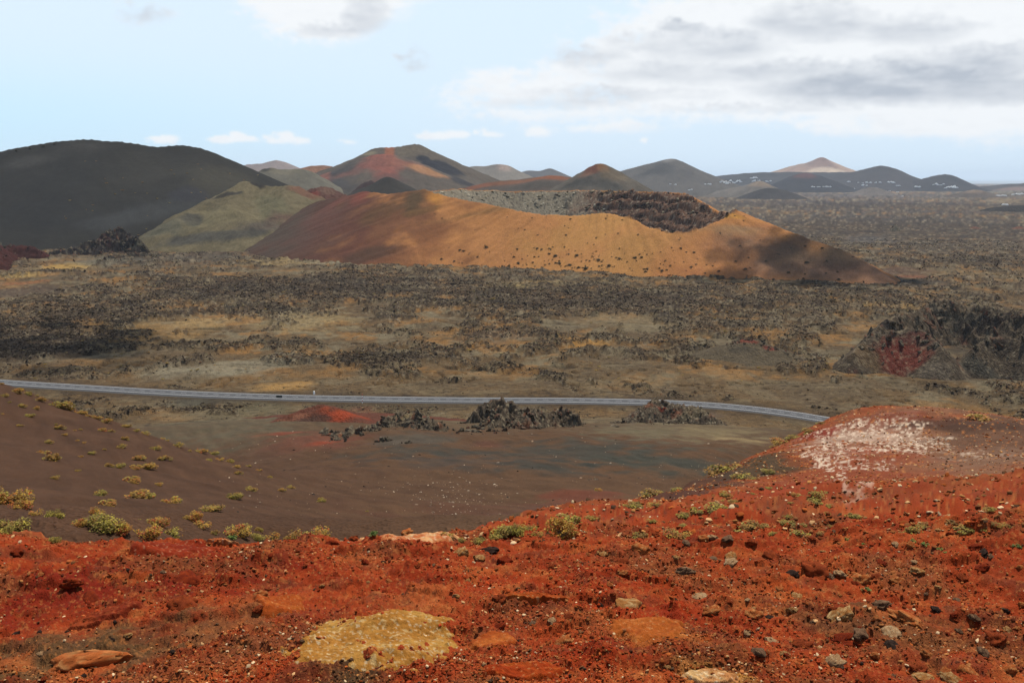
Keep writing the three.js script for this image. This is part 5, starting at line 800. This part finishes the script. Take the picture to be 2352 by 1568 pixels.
{ // shrubs on the orange crater
  const r = rng(99), cs = crater.sample, put1 = (u, v, w) => { const h = hit(u, v, cs, 500, 1100); if (h) bush('dwarf_shrub', 'dark', 'dark dwarf shrub dotted on the orange crater slope', 'shrubs on the orange crater', 'shrub', u, v, w, h, .8, cs); };
  for (const [u, v, w] of [[1117, 568, 8], [1056, 575, 7], [1065, 576, 7], [1188, 572, 6], [1234, 571, 7], [1244, 573, 6], [1276, 588, 9], [1262, 583, 7], [1325, 587, 9], [1374, 597, 10], [1423, 594, 8], [1460, 592, 8], [1474, 591, 7], [1308, 609, 9], [1346, 617, 12], [1286, 606, 6], [1014, 595, 7], [1043, 600, 6], [1180, 590, 6], [1097, 590, 6], [1300, 540, 5], [1235, 540, 5], [1370, 546, 5], [1205, 528, 5], [1420, 536, 5], [1466, 539, 5], [1520, 512, 6], [1500, 500, 5], [1392, 502, 5], [1310, 503, 5], [1430, 505, 5], [1564, 570, 6], [1594, 580, 6], [1480, 618, 6], [1540, 610, 5], [1620, 627, 5], [1700, 565, 5], [1760, 600, 6], [1850, 565, 7], [1890, 570, 6], [1720, 592, 5], [1960, 590, 5], [1900, 600, 5], [1690, 600, 6], [1790, 585, 5]]) put1(u, v, w);
  for (let i = 0; i < 95; i++) put1(1000 + 350 * (r() + r()) * .9, 560 + 62 * Math.pow(r(), .7), 2.6 + 2.5 * r());
  for (let i = 0; i < 60; i++) put1(980 + 1000 * r(), 480 + 130 * r(), 2.4 + 1.8 * r());
  for (let i = 0; i < 40; i++) put1(1150 + 780 * r(), 600 + 42 * r(), 4 + 5 * r());
}
{ // small shrubs between the lava blocks and on the dark mountain
  const r = rng(131);
  for (let i = 0; i < 130; i++) { const u = 60 + 2230 * r(), v = 650 + 225 * Math.pow(r(), .8), h = hit(u, v, groundBase, 280, 900); if (!h || roadDist(h[0], h[2]) < 8) continue; bush('shrublet', ['far_olive', 'far_green'][(r() * 2) | 0], 'olive shrublet growing among the lava blocks', 'shrublets on the lava field', 'shrub', u, v, 5 + 7 * r() * r(), h, .6); }
  for (let i = 0; i < 60; i++) { const u = 120 + 560 * r(), v = 370 + 170 * r(), h = hit(u, v, darkMountain.sample, 700, 1500); if (h) bush('shrublet', 'far_olive', 'ochre shrublet on the flank of the dark mountain', 'shrublets on the dark mountain', 'shrub', u, v, 3 + 3 * r(), h, .6, darkMountain.sample); }
  for (const u of [36, 67, 98, 124]) { const v = 346 - (u - 20) * .16, h = hit(u, v + 3, darkMountain.sample, 700, 1600); if (h) bush('shrublet', 'dark', 'dark shrub breaking the skyline of the dark mountain', 'shrubs on the skyline of the dark mountain', 'shrub', u, v, 6, h, 1, darkMountain.sample); }
}

{ // blocks on the inner walls of the crater
  const r = rng(303), list = [], pool = [alb('#b3aa93'), alb('#8d8169'), alb('#4a3a30'), alb('#33291f'), alb('#6d5442')];
  for (let i = 0; i < 9000 && list.length < 500; i++) { const u = 1010 + 680 * r(), v = 436 + 105 * r(), h = hit(u, v, crater.sample, 700, 1100); if (!h || !crater.inside(h[0], h[2])) continue; const right = sst(70, 120, h[0] + 30 * n2(h[0] / 20, h[2] / 20)), cl = n2(h[0] / 22 + 9, h[2] / 22); if (r() > .25 + cl) continue; const s = .5 + 1.5 * Math.pow(r(), 3); list.push({ m: put(h[0], crater.sample(h[0], h[2]), h[2], s, r, .8), c: tint(pool[right > .5 ? 1 + (r() * 4 | 0) : (r() * 2.15) | 0], r) }); }
  scatter('crater_rubble', 'broken rock strewn over the inner walls of the crater', [rockGeo(931, 1, { rough: .5, facet: true })], list);
}

// ---------------------------------------------------------------- white houses of the far villages
{
  const wall = new THREE.MeshStandardMaterial({ color: new THREE.Color().setRGB(.82, .81, .78), roughness: .9 }), r = rng(61);
  const box = (w, h, d, x, y, z) => { const g = new THREE.BoxGeometry(w, h, d); g.translate(x, y + h / 2, z); return g; };
  const kinds = [0, 1, 2].map(i => mergeGeometries([box(13, 4 + i, 9, 0, -1, 0), box(7, 3, 7, i === 1 ? 8 : -9.6, -1, 2), box(4, 2.4, 4, 2, 2.99 + i, -1), box(.8, 1.3, .8, -4, 2.99 + i, 2)]));
  const top = (x, z) => { let y = groundBase(x, z); for (const h of hills) if (x > h.x0 && x < h.x1 && z > h.z0 && z < h.z1) y = Math.max(y, h.sample(x, z)); return y; };
  const Z = (x, y) => [1378 + x * .4141, 287.1 + y * .4141];
  const spots = []; const cl = (x0, x1, y, n, dy = 5) => { for (let i = 0; i < n; i++) spots.push([...Z(lerp(x0, x1, (i + .2 + .6 * r()) / n), y + (r() - .5) * dy), .7 + .7 * r()]); };
  cl(665, 785, 315, 16, 14); cl(835, 875, 294, 5, 3); cl(840, 890, 310, 3); cl(915, 955, 312, 3); cl(1170, 1290, 343, 8, 2); cl(1375, 1392, 317, 2); cl(1455, 1485, 335, 2); cl(1430, 1560, 320, 6, 4); cl(1595, 1635, 318, 5); cl(1645, 1670, 335, 3); cl(1745, 1780, 343, 3); cl(1845, 1915, 330, 5); cl(1918, 1985, 345, 10, 10); cl(1605, 1615, 363, 1); cl(1648, 1662, 372, 2); cl(1680, 1682, 397, 1); cl(2200, 2260, 392, 6); cl(2235, 2270, 443, 3, 2); cl(2285, 2352, 385, 8, 4); cl(365, 440, 329, 2); cl(580, 620, 330, 3); cl(480, 520, 360, 2); cl(1410, 1416, 353, 1); cl(690, 720, 325, 2);
  for (const [u, v, s] of spots) { const h = hit(u, v, top, 1500, 9000); if (!h) continue; const m = addMesh('house', kinds[(r() * 3) | 0], wall); const k = s * h[3] / 6500; m.scale.setScalar(Math.max(.45, k * .8)); m.position.set(h[0], h[1], h[2]); m.rotation.y = r() * 1.2 - .6; tag(m, 'white flat roofed house of a village far across the plain', 'house', 'white houses of the far villages'); }
}

// ---------------------------------------------------------------- roadside things
{
  const on = (u, v) => { const h = hit(u, v, groundBase, 200, 400); return [h[0], groundY(h[0], h[2]), h[2]]; };
  const white = new THREE.MeshStandardMaterial({ color: new THREE.Color().setRGB(.75, .73, .7), roughness: .7 }), red = new THREE.MeshStandardMaterial({ color: new THREE.Color().setRGB(.4, .05, .03), roughness: .7 }), black = new THREE.MeshStandardMaterial({ color: new THREE.Color().setRGB(.02, .025, .022), roughness: .6 });
  const p = thing('marker_pole', 'tall thin red and white pole standing beside the road', 'pole'); p.position.set(...on(832, 926));
  for (let i = 0; i < 6; i++) { const g = new THREE.CylinderGeometry(.09, .09, .5, 10); g.translate(0, .25 + .5 * i, 0); addMesh('band', g, i % 2 ? red : white, p); }
  const b = thing('road_sign', 'dark blank sign board on two short posts at the road edge', 'sign'); b.position.set(...on(641, 917.5));
  { const g = new THREE.BoxGeometry(1.9, .75, .05); g.translate(0, 1.05, 0); addMesh('board', g, black, b); for (const x of [-.7, .7]) { const q = new THREE.CylinderGeometry(.04, .04, .7, 8); q.translate(x, .34, 0); addMesh('post', q, black, b); } }
  const w = thing('kilometre_stone', 'small white stone post on the far side of the road', 'post'); w.position.set(...on(721, 905));
  { const g = new THREE.CylinderGeometry(.28, .32, .8, 12); g.translate(0, .4, 0); addMesh('shaft', g, white, w); const t = new THREE.SphereGeometry(.28, 12, 6, 0, 6.283, 0, 1.571); t.translate(0, .8, 0); addMesh('cap', t, white, w); }
}

// ---------------------------------------------------------------- the air, and the clouds above the view whose shade lies on the land
scene.fog = new THREE.FogExp2(new THREE.Color(.72, .84, 1.0), .000031);
{
  const puff = new THREE.IcosahedronGeometry(1, 3), mat = new THREE.MeshStandardMaterial({ color: new THREE.Color().setRGB(.85, .85, .86), roughness: 1, transparent: true, opacity: .36 });
  const cloud = (label, p, alt, w, d, n, seed) => {
    const r = rng(seed), k = (alt - p[1]) / SUN.y, cx = p[0] + SUN.x * k, cz = p[2] + SUN.z * k, parts = [];
    for (let i = 0; i < n; i++) { const a = r() * 6.28, q = Math.sqrt(r()) * (.55 + .45 * r()), s = (1 - .6 * q) * Math.min(w, d) * (.16 + .16 * r()), g = puff.clone(); g.scale(s, s * .6, s * .8); g.translate(cx + Math.cos(a) * q * w, alt + (r() - .3) * 40, cz + Math.sin(a) * q * d); parts.push(g); }
    tag(addMesh('cloud', mergeGeometries(parts), mat), label, 'cloud');
  };
  const on = (h, u, v, d0, d1) => hit(u, v, h, d0, d1);
  cloud('small low cloud that shades the tail of the orange crater', on(crater.sample, 1895, 610, 500, 1000), 560, 120, 66, 80, 9);
  cloud('low cloud that shades the left end of the lava field', at(120, 770, 455), 560, 90, 80, 34, 3);
}

renderer.render(scene, camera);
